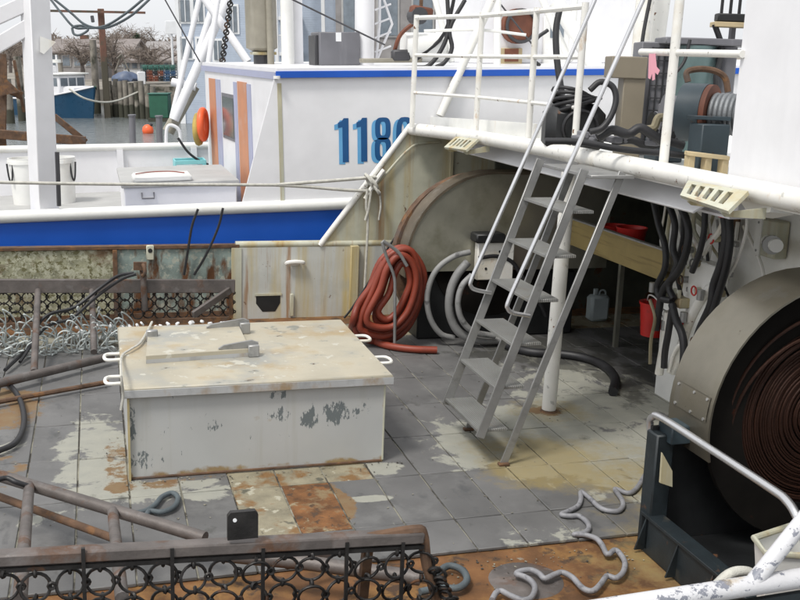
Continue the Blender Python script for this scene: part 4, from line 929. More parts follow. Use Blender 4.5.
# grille cabinet and tank
gp = PW(10.9, 662, 88)
gc_ = thing('grille_cabinet', 'grey cabinet with dark wire grille behind the slate blue winch', 'cabinet', (gp.x, gp.y, 2.66))
ta_ = PW(10.9, 650, 42); ht = ta_.z-2.66
MB().box(V((gp.x, gp.y, 2.66+ht/2))+V((0, .25, 0)), (.34, .44, ht), rz, .01).build('body', greybox, gc_)
for k in range(5):
    q = gp+rt*(-.13+.065*k); MB().bar((q.x, q.y, 2.75), (q.x, q.y, 2.66+ht-.05), .012, .012).build('grille_bar', meshdark, gc_)
for k in range(9):
    z = 2.75+k*(ht-.15)/8; MB().bar(gp*1+rt*-.14+V((0, 0, z-gp.z)), gp+rt*.14+V((0, 0, z-gp.z)), .012, .012).build('grille_bar', meshdark, gc_)
tp_ = PW(10.8, 693, 70)
tk = thing('teal_tank', 'pale teal tank with flat lid standing behind the winch', 'tank', (tp_.x, tp_.y, 2.66))
tt = PW(10.8, 695, 46).z
MB().cyl((tp_.x, tp_.y, 2.66), (tp_.x, tp_.y, tt), .22, n=28).build('body', tealglass, tk)
MB().box((tp_.x+.12, tp_.y, tt+.04), (.95, .5, .07), rz, .01).build('lid', greybox, tk)
MB().cyl((tp_.x+.3, tp_.y-.1, 2.66), (tp_.x+.3, tp_.y-.1, tt), .12, n=16).build('side_pipe', greybox, tk)
# black bag with cables
bp = PW(10.9, 574, 112)
bb = thing('black_gear_box', 'black gear box piled with coiled black cables behind the railing', 'gear box', (bp.x, bp.y, 2.66))
MB().box((bp.x, bp.y, 2.66+.26), (.62, .5, .52), rz, .10).build('body', blackpaint, bb)
for k in range(5): MB().torus((bp.x-.02*k, bp.y-.06, 2.66+.50+.03*k), (.15*k-.3, .2, 1), .25-.015*k, .022, 20, 6).build('cable_coil', rubber, bb, angle=60)
MB().torus((bp.x-.05, bp.y-.28, 2.66+.28), (.2, 1, .1), .18, .018, 20, 6).build('cable_coil', rubber, bb, angle=60)
# crates, small gear
cr = PW(9.0, 705, 166)
pc = thing('wooden_cradle', 'small pale wooden cradle at the foot of the deck house wall', 'cradle', (cr.x, cr.y, 2.66))
a_, b_ = PW(9.0, 686, 153), PW(9.0, 728, 158)
MB().bar(a_, b_, .12, .035, bev=.004).build('top_board', palewood, pc)
for f in (.1, .5, .9):
    q = a_+(b_-a_)*f; MB().box2((q.x-.03, q.y-.04, 2.66), (q.x+.03, q.y+.04, q.z-.018), .003).build('leg', palewood, pc)
v = PW(9.8, 657, 128)
fl = thing('valve_casting', 'small brass coloured valve and grey bottle beside the slate blue winch', 'valve', (v.x, v.y, 2.66))
MB().cyl(v+V((.1, 0, -.12)), v+V((.1, 0, .02)), .055, .04, n=14).build('bottle', greybox, fl)
MB().tube([v+V((-.15, 0, -.02)), v+V((-.05, -.02, .0)), v+V((.0, 0, .09)), v+V((.06, 0, .10))], .04, 8).build('body', brass, fl)
tag(MB().tube([PW(9.3, *p) for p in ((545, 141), (580, 142), (620, 149), (660, 153), (700, 157))], .03, 8).build('edge_hose', rubber, angle=60), 'black hose lying along the upper deck edge pipe', 'hose')
tag(MB().tube([PW(9.6, *p) for p in ((590, 132), (602, 128), (612, 114), (616, 98), (612, 86), (600, 82), (590, 90))], .03, 8).build('cable_loop', rubber, angle=60), 'stiff black cable arching beside the beige cabinet', 'cable')
m = MB(); rr = random.Random(11)
for k in range(14):
    p = PW(9.9, 575+rr.uniform(0, 80), 139+rr.uniform(-5, 4)); p.z = max(p.z, 2.70); m.box(p, (rr.uniform(.08, .25), rr.uniform(.06, .15), rr.uniform(.03, .09)), Matrix.Rotation(rr.uniform(0, 3), 3, 'Z'), .01)
tag(m.build('rag_heap', greybox), 'low heap of grey rags and scraps on the upper deck plate', 'rags', kind='stuff')
for lab, dst, pts, r in (('thick black hose heaped behind the tall rail post', 9.7, ((598, 138), (612, 130), (628, 134), (640, 128), (654, 136), (664, 142)), .045),
    ('black hose running under the pink glove to the winch foot', 9.9, ((612, 142), (632, 140), (648, 146), (668, 142), (684, 146)), .04),
    ('thin black lead drooping from the teal tank lid past the grille', 10.4, ((690, 40), (684, 62), (672, 78), (664, 100), (668, 126)), .018),
    ('thin black lead falling down the pale boom spar', 11.6, ((652, -10), (644, 30), (640, 62), (637, 100), (630, 124)), .022)):
    tag(MB().tube([PW(dst, *p) for p in pts], r, 8).build('deck_cable', rubber, angle=60), lab, 'cable', 'black cables on the upper deck')
em = PW(10.3, 665, 132)
eo = thing('electric_motor', 'dark grey finned electric motor tucked behind the winch drum', 'motor', (em.x, em.y, 2.66))
MB().cyl(em+V((-.16, 0, .05)), em+V((.18, -.06, .05)), .14, n=20).build('body', blackpaint, eo)
for k in range(5): MB().torus(em+V((-.12+.06*k, -.012*k, .05)), (1, -.18, 0), .145, .008, 20, 5).build('fin', greybox, eo, angle=60)
MB().box(em+V((0, 0, .23)), (.14, .12, .09), None, .01).build('terminal_box', greybox, eo)
MB().box2((em.x-.15, em.y-.12, 2.662), (em.x+.15, em.y+.12, em.z-.06), .01).build('foot', winchblue, eo)
# overhead masts of our boat
ms = MB().cyl(PW(12.0, 634, 118), PW(12.0, 650, -60), .10, n=18)
tag(ms.build('boom_spar', whitetube), 'thick white boom leg rising behind the beige cabinet', 'mast')
tag(MB().cyl(PW(12.5, 655, 45), PW(12.5, 668, -50), .11, n=18).build('boom_spar', whitetube), 'second white boom leg beside the grille cabinet top', 'mast')
tag(MB().cyl(PW(15.5, 440, 116), PW(15.5, 503, -25), .065, n=14).build('brace_leg', whitetube), 'white slanting brace leg behind the guard rail at the bulwark end', 'mast')
rk = PW(10.6, 730, 25)
rc = thing('control_rack', 'pale shelf with black control levers beside the deck house', 'control rack', (rk.x, rk.y, 2.66))
MB().box(rk+V((0, 0, .0)), (.36, .2, .05), rz, .005).build('shelf_board', palewood, rc)
for k in range(3): MB().tube([rk+rt*(-.1+.09*k)+V((0, 0, .03)), rk+rt*(-.1+.09*k)+V((0, 0, .3))], .018, 6, False).build('lever', rubber, rc)
MB().box(rk+V((0, 0, .07)), (.30, .14, .08), rz, .01).build('lever_base', blackpaint, rc)
MB().tube([rk+V((-.18, 0, 0)), PW(10.6, 722, 50), PW(10.6, 716, 78), PW(10.6, 720, 110)], .03, 8).build('conduit', rubber, rc)
MB().bar(rk+V((.1, .1, -.02)), V((rk.x+.1, rk.y+.1, 2.66)), .05, .05).build('stand', greybox, rc)

# ================================================================ THE LEVEL WORLD
FRAME = 'world'
WZ = -1.0
m = MB().quad((-400, -60, WZ), (500, -60, WZ), (500, 400, WZ), (-400, 400, WZ)); o = m.build('water', seawater, origin=(0, 0, WZ)); o['kind'] = 'structure'
m = MB(); m.box2((-400, 84, WZ-1), (500, 900, WZ+1.2)); m.build('shore_ground', earth)['kind'] = 'structure'

# ---- neighbouring white boat with the blue stripe
b2 = thing('white_fishing_boat', 'white fishing boat with a blue stripe and blue edged roof moored alongside', 'fishing boat', (4, 18, WZ))
YB2, YF2 = 15.0, 21.5
def hull_side(y, name_off):
    pass
XA, XE = -4.5, 16
MB().box2((XA, YB2+.012, WZ-.3), (XE, YB2+.06, .60)).build('hull_side', white2, b2)
m = MB(); m.prism([V((XA, YB2, .52)), V((XE, YB2, .52)), V((XE, YB2, 1.13)), V((XA, YB2, 1.16))], (0, .07, 0)); m.build('blue_stripe', bluepaint, b2)
m = MB(); m.tube([(XA, YB2-.0, 1.23), (3, YB2, 1.195), (XE, YB2, 1.19)], .088, 14, False); m.build('rail_cap', white, b2)
MB().box2((XA, YB2-.02, .46), (XE, YB2+.01, .52)).build('rub_strip', palewood, b2)
MB().box2((XA, YB2+.07, .58), (XE, YF2, .64)).build('working_deck', greydeck, b2)
m = MB(); m.prism([V((XA, YF2, .55)), V((XE, YF2, .55)), V((XE, YF2, 1.36)), V((XA, YF2, 1.50))], (0, .06, 0)); m.build('far_bulwark', white2, b2)
m = MB(); m.tube([(XA, YF2, 1.56), (XE, YF2, 1.42)], .07, 10, False); m.build('far_cap', white, b2)
for k in range(5): MB().box2((-2.4+1.45*k, YF2-.10, .62), (-2.28+1.45*k, YF2-.002, 1.48)).build('far_rib', white2, b2)
MB().box2((XE-.1, YB2, WZ-.3), (XE, YF2, 1.2)).build('bow_plate', white2, b2)
MB().box2((XA, YB2, WZ-.3), (XA+.1, YF2, 1.2)).build('transom', white2, b2)
MB().box2((XA, YF2+.0, WZ-.3), (XE, YF2+.055, .56)).build('far_hull', white2, b2)
# wheelhouse
ct, cb = Q('y', YB2, 275, 79), Q('y', YB2, 241, 207)
fz = 3.06
wh = MB(); wh.prism([V((cb.x, YB2-.003, 1.20)), V((ct.x, YB2-.003, fz)), V((XE-.4, YB2-.003, fz)), V((XE-.4, YB2-.003, 1.20))], (0, .05, 0)); cabin = wh.build('cabin_side', white2, b2)
aft = MB()
fa, fb = V((2.2, 20.5, fz)), V((2.2, 20.5, .64))
aft.prism([V((ct.x, YB2+.05, fz)), fa, fb, V((ct.x, YB2+.05, .64))], (.05, 0, 0)); aft.build('cabin_aft_wall', white2, b2)
MB().box2((2.3, 20.45, .64), (XE-.4, 20.5, fz)).build('cabin_far_wall', white2, b2)
tz0, tz1 = 3.045, 3.12
rf = MB(); rf.prism([V((2.62, YB2-.06, tz1)), V((2.18, 20.7, tz1)), V((XE, 20.7, tz1)), V((XE, YB2-.06, tz1))], (0, 0, .06)); rf.build('cabin_roof', white2, b2)
MB().box2((2.60, YB2-.075, tz0), (XE, YB2-.055, tz1+.02), .003).build('roof_trim', bluepaint, b2)
m = MB(); m.prism([V((2.60, YB2-.05, tz0-.02)), V((2.17, 20.7, tz0-.02)), V((2.17, 20.7, tz1)), V((2.60, YB2-.05, tz1))], (-.015, 0, 0)); m.build('aft_roof_trim', doorlilac, b2)
MB().cyl((2.61, YB2-.08, tz0-.01), (2.61, YB2-.08, tz0+.03), .05, n=10).build('corner_lamp', white, b2)
# seam down the cabin corner
sx0, sx1 = Q('y', YB2, 279, 78).x, Q('y', YB2, 279, 200).x
MB().box2((sx0-.03, YB2-.012, 1.2), (sx0+.03, YB2-.004, 2.97)).build('corner_seam', cream, b2)
# door strips on the aft wall (placed along the aft wall by its own depth)
def aftpt(px, z):                       # point on the aft wall plane
    a, b, c = V((ct.x, YB2+.05, fz)), fa, V((ct.x, YB2+.05, .64)); n = (b-a).cross(c-a).normalized()
    d = _ray(BG, px, 120); t = (a-CAM).dot(n)/d.dot(n); q = CAM+d*t
    f = (fz-z)/(fz-.64); lean = (fb.x-fa.x)*f
    qa = a+(c-a)*f; qb = fa+(fb-fa)*f; tt_ = (q.y-a.y)/(fa.y-a.y)
    return qa+(qb-qa)*tt_
def aftstrip(p0, p1, z0, z1, name, mt, off=.012):
    o = V((-off, 0, 0)); m = MB(); m.prism([aftpt(p0, z0)+o, aftpt(p1, z0)+o, aftpt(p1, z1)+o, aftpt(p0, z1)+o], (off*.9, 0, 0)); return m.build(name, mt, b2)
aftstrip(211, 217, .70, 2.90, 'door_jamb', doororange); aftstrip(217.5, 222, .70, 2.90, 'jamb_edge', doorlilac)
aftstrip(235, 238, .70, 2.90, 'jamb_edge', doorlilac); aftstrip(239, 248, .70, 2.92, 'door_jamb', doororange); aftstrip(248.3, 252, .70, 2.9, 'jamb_edge', doorlilac)
wd = aftstrip(224, 234.5, 1.95, 2.62, 'door_window', glass, .02); aftstrip(223, 235, 1.89, 2.68, 'window_frame', greybox, .010)
# number on the cabin side: 1 1 8 and the start of one more digit
NZ0, NZ1 = Q('y', YB2, 350, 162).z, Q('y', YB2, 350, 118).z
def digit(ch, pxl, pxr, dx, dz, mt, y):
    x0 = Q('y', YB2, pxl, 140).x+dx; x1 = Q('y', YB2, pxr, 140).x+dx; z0, z1 = NZ0+dz, NZ1+dz; m = MB(); W, H = x1-x0, z1-z0
    if ch == '1':
        m.prism([V((x0+W*u, y, z0+H*v_)) for u, v_ in ((.42, 0), (1, 0), (1, 1), (.55, 1), (.35, .93), (0, .90), (0, .78), (.42, .80))], (0, .0015, 0))
    else:
        def loop(cz, rx, rz, th):
            n = 28; cx = (x0+x1)/2
            def se(a, rx, rz): 
                c_, s_ = math.cos(a), math.sin(a); e = .62
                return V((cx+rx*math.copysign(abs(c_)**e, c_), y, cz+rz*math.copysign(abs(s_)**e, s_)))
            O = [se(6.28318*k/n, rx, rz) for k in range(n+1)]; I = [se(6.28318*k/n, rx-th, rz-th*.8) for k in range(n+1)]
            m.strip(O, I)
        if ch == '8':
            loop(z0+H*.745, W*.47, H*.255, W*.30); loop(z0+H*.27, W*.5, H*.27, W*.31)
        else: loop(z0+H*.5, W*.5, H*.5, W*.31)
    return m.build('number_digit', mt, b2)
for ch, l, r in (('1', 338, 348.5), ('1', 356.5, 367), ('8', 374.5, 391), ('0', 396, 413)):
    digit(ch, l, r, -.055, -.03, digitlight, YB2-.0075); digit(ch, l, r, 0, 0, digitblue, YB2-.010)
# deck hatch with a plastic cover
ha = Q('y', 16.2, 121, 184)
dh = thing('deck_hatch', 'white raised deck hatch with a small drawer handle aboard the white boat', 'hatch', (1.3, 17.2, .64))
MB().box2((ha.x+.04, 16.25, .64), (2.15, 18.4, ha.z-.07), .01).build('coaming', white2, dh)
MB().box2((ha.x, 16.2, ha.z-.07), (2.2, 18.45, ha.z), .012).build('lid', greydeck, dh)
hq = Q('y', 16.23, 148, 195); MB().tube([hq+V((-.09, 0, .04)), hq+V((-.09, -.02, -.05)), hq+V((.09, -.02, -.05)), hq+V((.09, 0, .04))], .012, 6, False).build('handle', greybox, dh)
pv = (ha.z); pa_, pb_ = Q('z', pv, 133, 183), Q('z', pv, 192, 181)
lidc = MB().box(((pa_.x+pb_.x)/2, (pa_.y+pb_.y)/2+.2, pv+.055), (pb_.x-pa_.x, .5, .11), None, .03)
tag(lidc.build('plastic_float', white), 'low white plastic float board lying on the boat hatch by the mooring line', 'float board')
tag(MB().tube([(pa_.x+.05, pa_.y+.1, pv+.125), (pa_.x+.3, pa_.y+.3, pv+.125), (pb_.x-.3, pa_.y+.3, pv+.125), (pb_.x-.1, pa_.y+.1, pv+.12)], .008, 6).build('red_cord', redhose), 'thin red cord lying across the white plastic float board', 'cord')
tq = Q('y', 20.9, 190, 173)
tc_ = thing('teal_crate', 'open teal plastic crate by the cabin wall of the white boat', 'crate', (tq.x, 20.9, .64))
MB().box((tq.x, 20.9, .64+.44), (.62, .5, .06), None, .01).build('floor', tealcrate, tc_)
for dx in (-.29, .29): MB().box((tq.x+dx, 20.9, 1.12), (.03, .5, .38), None, .006).build('end_panel', tealcrate, tc_)
for dy in (-.24, .24):
    for z in (.98, 1.12, 1.27): MB().box((tq.x, 20.9+dy, z), (.6, .025, .08), None, .006).build('slat', tealcrate, tc_)
MB().box((tq.x, 20.9, .86), (.5, .4, .42), None, .01).build('base_box', white2, tc_)
# two white pails
ta1, tb1 = Q('y', 20, 13, 203), Q('y', 20, 77, 158)
for k, (px, lab) in enumerate(((28, 'round white bucket with rope handle showing left of the white gallows post'), (62, 'round white bucket with rope handle showing right of the white gallows post'))):
    c = Q('y', 20.3, px, 203); c = V((c.x, 20.3, .64)); hb = tb1.z-.64; rb_ = .29
    o = thing('white_bucket', lab, 'bucket', c, 'white buckets on the moored boat')
    MB().lathe([(0, .0), (rb_*.86, 0), (rb_*.98, hb-.10), (rb_*1.05, hb-.10), (rb_*1.05, hb-.04), (rb_, hb-.04), (rb_*1.02, hb), (rb_*.94, hb), (rb_*.84, .03), (0, .03)], c, n=28).build('pail', white, o)
    s_ = -1 if k == 0 else 1; x = c.x+s_*rb_*.85; y = c.y-rb_*.62
    MB().tube([(x-.05, y, .64+hb-.08), (x-.03, y-.03, .64+hb-.32), (x, y-.04, .64+hb-.42), (x+.03, y-.03, .64+hb-.32), (x+.05, y, .64+hb-.08)], .016, 6).build('rope_handle', rubber, o)
# white gallows post
gx0, gx1 = Q('y', 15.25, 30, 210).x, Q('y', 15.25, 57, 210).x
gp_ = thing('gallows_post', 'tall white square gallows post rising from the boat rail at left', 'post', ((gx0+gx1)/2, 15.25, .64))
pb0 = V(((gx0+gx1)/2, 15.25, .64)); tpx = Q('y', 15.25, 33, -40); pt0 = V((tpx.x, 15.25, tpx.z))
x_ = (pt0-pb0).normalized(); yy = V((math.sin(R(28)), math.cos(R(28)), 0)); 
m = MB(); m.bar(pb0, pt0, .26, .30, up=(math.cos(R(32)), math.sin(R(32)), 0), bev=.01); m.build('column', white2, gp_)
for p, q in (((-14, 22), (30, 2)), ((-14, 52), (30, 26))):
    MB().bar(Q('y', 15.3, *p), Q('y', 15.3, *q), .2, .2, bev=.01).build('brace', white2, gp_)
m = MB(); m.prism([Q('y', 15.05, *p) for p in ((40, 36), (56, 42), (44, 54), (40, 52))], (0, .05, 0)); m.build('cheek_plate', white, gp_)
MB().tube([Q('y', 14.98, *p) for p in ((57, 152), (58, 175), (59, 206))], .03, 6, False).build('strap', meshdark, gp_)
# life ring
lr = Q('y', 19.9, 203, 126)
lf = thing('life_ring', 'orange life ring in a yellow cover hung on the white cabin', 'life ring', lr-V((0, 0, .4)))
MB().torus(lr+V((.0, -.03, 0.03)), (1, -.32, 0), .26, .065, 28, 10).build('ring', orangeplastic, lf, angle=60)
MB().torus(lr+V((-.08, .05, -.06)), (1, -.32, 0), .25, .065, 20, 8).build('cover', yellowbag, lf, angle=60)
# gear on the cabin roof
rz0 = tz1+.06
st_a, st_b = Q('y', 18.5, 246, 40), Q('y', 18.5, 277, 40)
es = thing('exhaust_stack', 'brown grey exhaust stack standing on the white boat roof', 'exhaust stack', ((st_a.x+st_b.x)/2, 18.5, rz0))
ec = V(((st_a.x+st_b.x)/2, 18.5, 0)); er = (st_b.x-st_a.x)/2; ez0 = Q('y', 18.5, 260, 48).z
MB().lathe([(er*.6, ez0-.06), (er, ez0), (er, 6.5), (0, 6.5)], ec, n=28).build('drum', olivebox, es)
MB().cyl((ec.x, ec.y, rz0), (ec.x, ec.y, ez0-.05), er*.55, n=20).build('neck', meshdark, es)
MB().box((ec.x+.02, ec.y, ez0-.09), (er*1.5, er*1.5, .05), None, .01).build('flange', cream, es)
q = Q('y', 18.3, 269, 30); MB().cyl((q.x, 18.2, rz0), (q.x, 18.2, 6.5), .06, n=12).build('side_pipe', olivebox, es)
q = Q('y', 18.3, 301, 30); tag(MB().cyl((q.x, 18.8, rz0), (q.x, 18.8, 7), .13, n=18).build('roof_mast', white2), 'slim white mast just right of the brown exhaust stack', 'mast', 'masts on the white boat roof')
q = Q('y', 18.3, 284, 30); tag(MB().cyl((q.x, 18.0, rz0), (q.x, 18.0, 7), .11, n=18).build('roof_mast', white), 'white mast touching the right side of the exhaust stack', 'mast', 'masts on the white boat roof')
q = Q('y', 17.0, 367, 30); tag(MB().cyl((q.x-.05, 17.0, rz0), (q.x+.0, 17.0, 7), .16, n=20).build('roof_mast', white2), 'thick white mast left of the grey locker on the roof', 'mast', 'masts on the white boat roof')
# rope net/ladder lattice between masts
la = thing('wire_ladder', 'white rung ladder of thin rods beside the thick roof mast', 'ladder', (Q('y', 17.2, 380, 60).x, 17.2, rz0))
for p in ((374, 392), (392, 378)):
    MB().tube([Q('y', 17.2, 376, 62), Q('y', 17.2, 376+(p[1]-374)*.9, 24), Q('y', 17.2, 380, -12)], .022, 6, False).build('rail', white2, la)
for y in (52, 38, 24, 10): MB().tube([Q('y', 17.2, 375, y), Q('y', 17.2, 391, y-6)], .016, 6, False).build('rung', white2, la)
gb0, gb1 = Q('y', 16.8, 320, 62), Q('y', 16.8, 360, 32)
gk = thing('roof_locker', 'dull grey locker box with a pale label on the white boat roof', 'locker', ((gb0.x+gb1.x)/2, 17.1, rz0))
MB().box2((gb0.x, 16.8, rz0), (gb1.x, 17.5, gb1.z), .015).build('body', greybox, gk)
MB().box2((gb0.x-.06, 16.9, rz0), (gb0.x-.001, 17.4, gb1.z-.05), .01).build('end_panel', meshdark, gk)
q = Q('y', 16.8, 338.5, 37); MB().box((q.x, 16.797, q.z), (.09, .004, .14)).build('label_plate', trim, gk)
# A-frame legs
for lab, p, q, d, r in (('white slanting A frame leg crossing over the cabin corner', (172, 118), (206, -30), 22.2, .06), ('white A frame leg leaning right behind the cabin roof', (196, 60), (228, -40), 21.9, .075),
                        ('white stay leg crossing the A frame towards the stack', (248, 62), (196, -14), 21.3, .085), ('thin white A frame leg nearest the exhaust stack', (208, 66), (222, -30), 21.0, .055),
                        ('long white outrigger pole sloping up past the life ring', (174, 120), (240, -30), 21.8, .10)):
    tag(MB().cyl(QW(d, *p), QW(d, *q), r, n=14).build('frame_leg', white2), lab, 'A-frame leg', 'A-frame legs of the white boat')
tag(MB().cyl(QW(22.4, 168, 132), QW(22.4, 194, 86), .13, n=14).build('folded_boom', olivebox), 'folded olive brown boom leaning on the white boat rail', 'boom')
tag(MB().cyl(QW(22.3, 172, 82), QW(22.3, 196, 87), .09, n=10).build('boom_crossbar', white2), 'short white crossbar joining the outrigger pole and boom', 'crossbar')
m = MB(); ca, cbb = QW(20.0, 232, -10), QW(20.0, 222, 64)
for k in range(22): m.torus(ca+(cbb-ca)*(k/21), (1, 0, 0) if k % 2 else (0, 1, 0), .05, .016, 8, 5, sx=1.4 if k % 2 else 1)
tag(m.build('hanging_chain', ringsteel, angle=60), 'dark chain hanging between the white A frame legs', 'chain')
# right hand roof gear (behind the guard rail)
q = QW(18.6, 530, 20)
hs0 = thing('pilot_house', 'white pilot house of the moored boat behind the guard rail', 'pilot house', (7.5, 18, rz0))
hl, hr_ = Q('y', 17.5, 480, 68), Q('y', 17.5, 580, 68)
MB().box2((hl.x, 17.5, rz0), (hr_.x+1.5, 20, 6), .02).build('wall', white2, hs0)
q = Q('y', 17.46, 510, 58); MB().box((q.x, 17.45, q.z), (.42, .10, .34), None, .01).build('hatch_frame', palewood, hs0); MB().box((q.x, 17.392, q.z+.05), (.26, .012, .22)).build('hatch_panel', winchrust, hs0)
rc_ = Q('y', 17.3, 520, 26)
rw = thing('rope_reel', 'rust brown rope reel on the pilot house front', 'reel', rc_-V((0, 0, .4)))
MB().cyl(rc_+V((0, 0, 0)), rc_+V((0, .18, 0)), .30, n=24).build('drum', winchrust, rw)
MB().torus(rc_+V((.02, -.02, 0)), (0, 1, 0), .27, .03, 24, 6).build('wire_turn', meshdark, rw, angle=60)
m1 = Q('y', 16.5, 398, 62)
ag = thing('anchor_gear', 'white cased deck winch with dark lever parts on the boat roof', 'winch', (m1.x, 16.5, rz0))
MB().cyl(V((m1.x+.1, 16.5, rz0+.28)), V((m1.x+.75, 16.5, rz0+.28)), .24, n=20).build('case', white, ag)
MB().box((m1.x-.15, 16.4, rz0+.08), (1.0, .2, .07), None, .01).build('bed_bar', olivebox, ag)
MB().box((m1.x+.0, 16.35, rz0+.16), (.3, .15, .18), None, .03).build('ratchet', meshdark, ag)
MB().tube([V((m1.x-.1, 16.4, rz0+.2)), V((m1.x+.0, 16.3, rz0+.5)), V((m1.x+.35, 16.3, rz0+.75))], .035, 6).build('lever', winchrust, ag)
MB().tube([V((m1.x+.25, 16.3, rz0+.1)), V((m1.x+.7, 16.25, rz0+.5)), V((m1.x+.9, 16.2, rz0+1.3))], .03, 6).build('cable', rubber, ag)
for lab, pts, r in (('black cable drooping from above down to the roof behind the rail', ((447, -10), (448, 30), (440, 52), (428, 66), (416, 68)), .035), ('black cable looping beside the other one behind the railing', ((465, 0), (450, 28), (452, 48), (445, 62), (436, 67)), .035),
                    ('black hose falling past the pilot house to the black gear box', ((560, 8), (556, 30), (557, 60), (562, 95)), .05), ('black cable curling up beside the rope reel', ((540, 66), (533, 58), (536, 40), (548, 30)), .03)):
    tag(MB().tube([QW(14.9 if r > .04 else 16.2, *p) for p in pts], r, 8).build('rigging_cable', rubber, angle=60), lab, 'cable', 'black cables behind the railing')
for lab, p, q, d in (('thin dark stay running from the roof top left down to the winch', (285, -4), (385, 45), 16.4), ('thin dark stay slanting down to the pilot house wall', (494, -4), (535, 48), 16.9), ('thin dark stay falling across the far blue building', (163, -4), (200, 62), 21)):
    tag(MB().tube([QW(d, *p), QW(d, *q)], .015, 5, False).build('stay_wire', meshdark), lab, 'wire', 'thin stay wires')
for lab, p, q, r in (('white mast leg behind the pilot house, beyond the ladder rail', (571, 60), (577, -30), .05), ('pale derrick leg crossing behind the ladder rail', (556, 2), (600, 75), .12)):
    tag(MB().cyl(QW(16.6, *p), QW(16.6, *q), r, n=12).build('derrick_leg', white), lab, 'mast', 'derrick legs by the pilot house')
tag(MB().tube([QW(15.6, 424, 31), QW(15.6, 480, 30), QW(15.6, 526, 35)], .022, 6).build('awning_rail', white), 'thin white rail crossing behind the guard rail posts', 'rail')
gbq = QW(16.0, 421, 12)
gh = thing('hanging_gear', 'rust brown tackle block hanging at the top left of the guard rail', 'tackle', gbq-V((0, 0, .25)))
MB().box(gbq, (.34, .22, .16), Matrix.Rotation(R(10), 3, 'Y'), .03).build('shell', winchrust, gh)
MB().cyl(gbq+V((-.06, -.14, -.06)), gbq+V((-.06, .14, -.06)), .13, n=16).build('sheave', meshdark, gh)
MB().tube([gbq+V((0, 0, .08)), gbq+V((.03, 0, .9))], .03, 6, False).build('hanger', rustm, gh)
for lab, p, q, r in (('white strut slanting left behind the guard rail top', (452, 62), (430, -20), .05), ('white strut leaning over the pilot house roof edge', (538, -10), (570, 62), .06), ('slim white post between the rail and the pilot house corner', (497, 66), (498, -20), .06)):
    tag(MB().cyl(QW(16.9, *p), QW(16.9, *q), r, n=12).build('roof_strut', white), lab, 'strut', 'white struts over the boat roof')
hv = Q('y', 17.47, 556, 42)
MB().box(hv, (.5, .05, .9), None, .06).build('door', white, hs0); MB().box(hv+V((0, -.03, .2)), (.26, .02, .26), None, .04).build('door_window', winglass, hs0)
# ropes looped high at left
rl = thing('rigging_rope', 'bundle of rigging ropes drooping to a ring at the top left', 'rope', QW(18, 85, 35))
for pts in (((48, -4), (62, 14), (74, 27), (86, 28), (105, 26), (125, 14), (147, -4)), ((50, -4), (70, 12), (84, 24), (98, 28), (112, 26), (132, 15), (153, -4)), ((72, 28), (74, 34), (80, 35), (88, 30), (84, 26), (76, 26), (72, 28))):
    MB().tube([QW(18, *p) for p in pts], .022, 6).build('strand', bluehose, rl, angle=60)
MB().tube([QW(18, 92, 16), QW(18, 93, 22)], .03, 6, False).build('shackle', meshdark, rl)
# far rail bits on the white boat
for lab, px, y0_, y1_, mt, r in (('grey bollard on the far rail left of the orange buoy', 133, 116, 150, greybox, .065), ('green grey bollard on the far rail right of the orange buoy', 160, 117, 150, greybox, .065)):
    a, b = Q('y', 21.6, px, y1_), Q('y', 21.6, px-1, y0_)
    m = MB(); m.cyl(a, b, r, n=12); m.cyl(b, b+V((0, 0, .03)), r*1.25, n=12); tag(m.build('bollard', mt), lab, 'bollard', 'bollards on the far rail')
tag(MB().tube([Q('y', 21.55, 166, 150), Q('y', 21.55, 167, 128), Q('y', 21.55, 174, 126), Q('y', 21.55, 180, 133), Q('y', 21.55, 180, 152)], .035, 8).build('hoop_rail', white2), 'white bent hoop rail by the folded boom foot', 'rail')
tag(MB().tube([Q('y', 21.0, *p) for p in ((178, 138), (188, 152), (200, 161), (212, 166))], .025, 6).build('boat_line', rubber), 'dark line drooping above the teal crate', 'rope')
# rusty gallows beyond at left
rg = thing('rusty_gallows', 'rusty steel gallows arms at the left beyond the white post', 'gallows', Q('y', 23, 10, 140))
for p, q, w2 in (((-14, 133), (86, 141), .18), ((54, 116), (86, 142), .12), ((3, 60), (2, 136), .16), ((-10, 80), (22, 96), .16), ((14, 60), (24, 112), .06)):
    yy_ = 22.3+.17*len(rg.children); MB().bar(Q('y', yy_, *p), Q('y', yy_, *q), .13, w2, bev=.01).build('arm', rustm, rg)
MB().bar(Q('y', 22.4, 55, 138), Q('y', 22.4, 66, 152), .06, .06).build('white_stay', white2, rg)
MB().prism([Q('y', 22.45, *p) for p in ((0, 54), (6, 54), (7, 80), (20, 92), (0, 96))], (0, .1, 0)).build('plate', rustm, rg)
MB().bar(Q('y', 22.5, 2, 136), V((Q('y', 22.5, 2, 136).x, 22.5, WZ-.2)), .14, .14).build('leg', rustm, rg)

# ---- harbour background
def at(px, d, z=WZ):                    # a point on the level z, d metres out, at photo column px
    r_ = _ray(BG, px, 45); r_ = r_/r_.dot(V((BG[2].x, BG[2].y, 0)).normalized()); q = CAM+r_*d; return V((q.x, q.y, z))
def zat(py, d): return CZ-(py-45)*d/FPX*math.cos(R(13.83))*1.0
rt_ = V((math.cos(R(16.563)), -math.sin(R(16.563)), 0)); fd_ = V((math.sin(R(16.563)), math.cos(R(16.563)), 0))
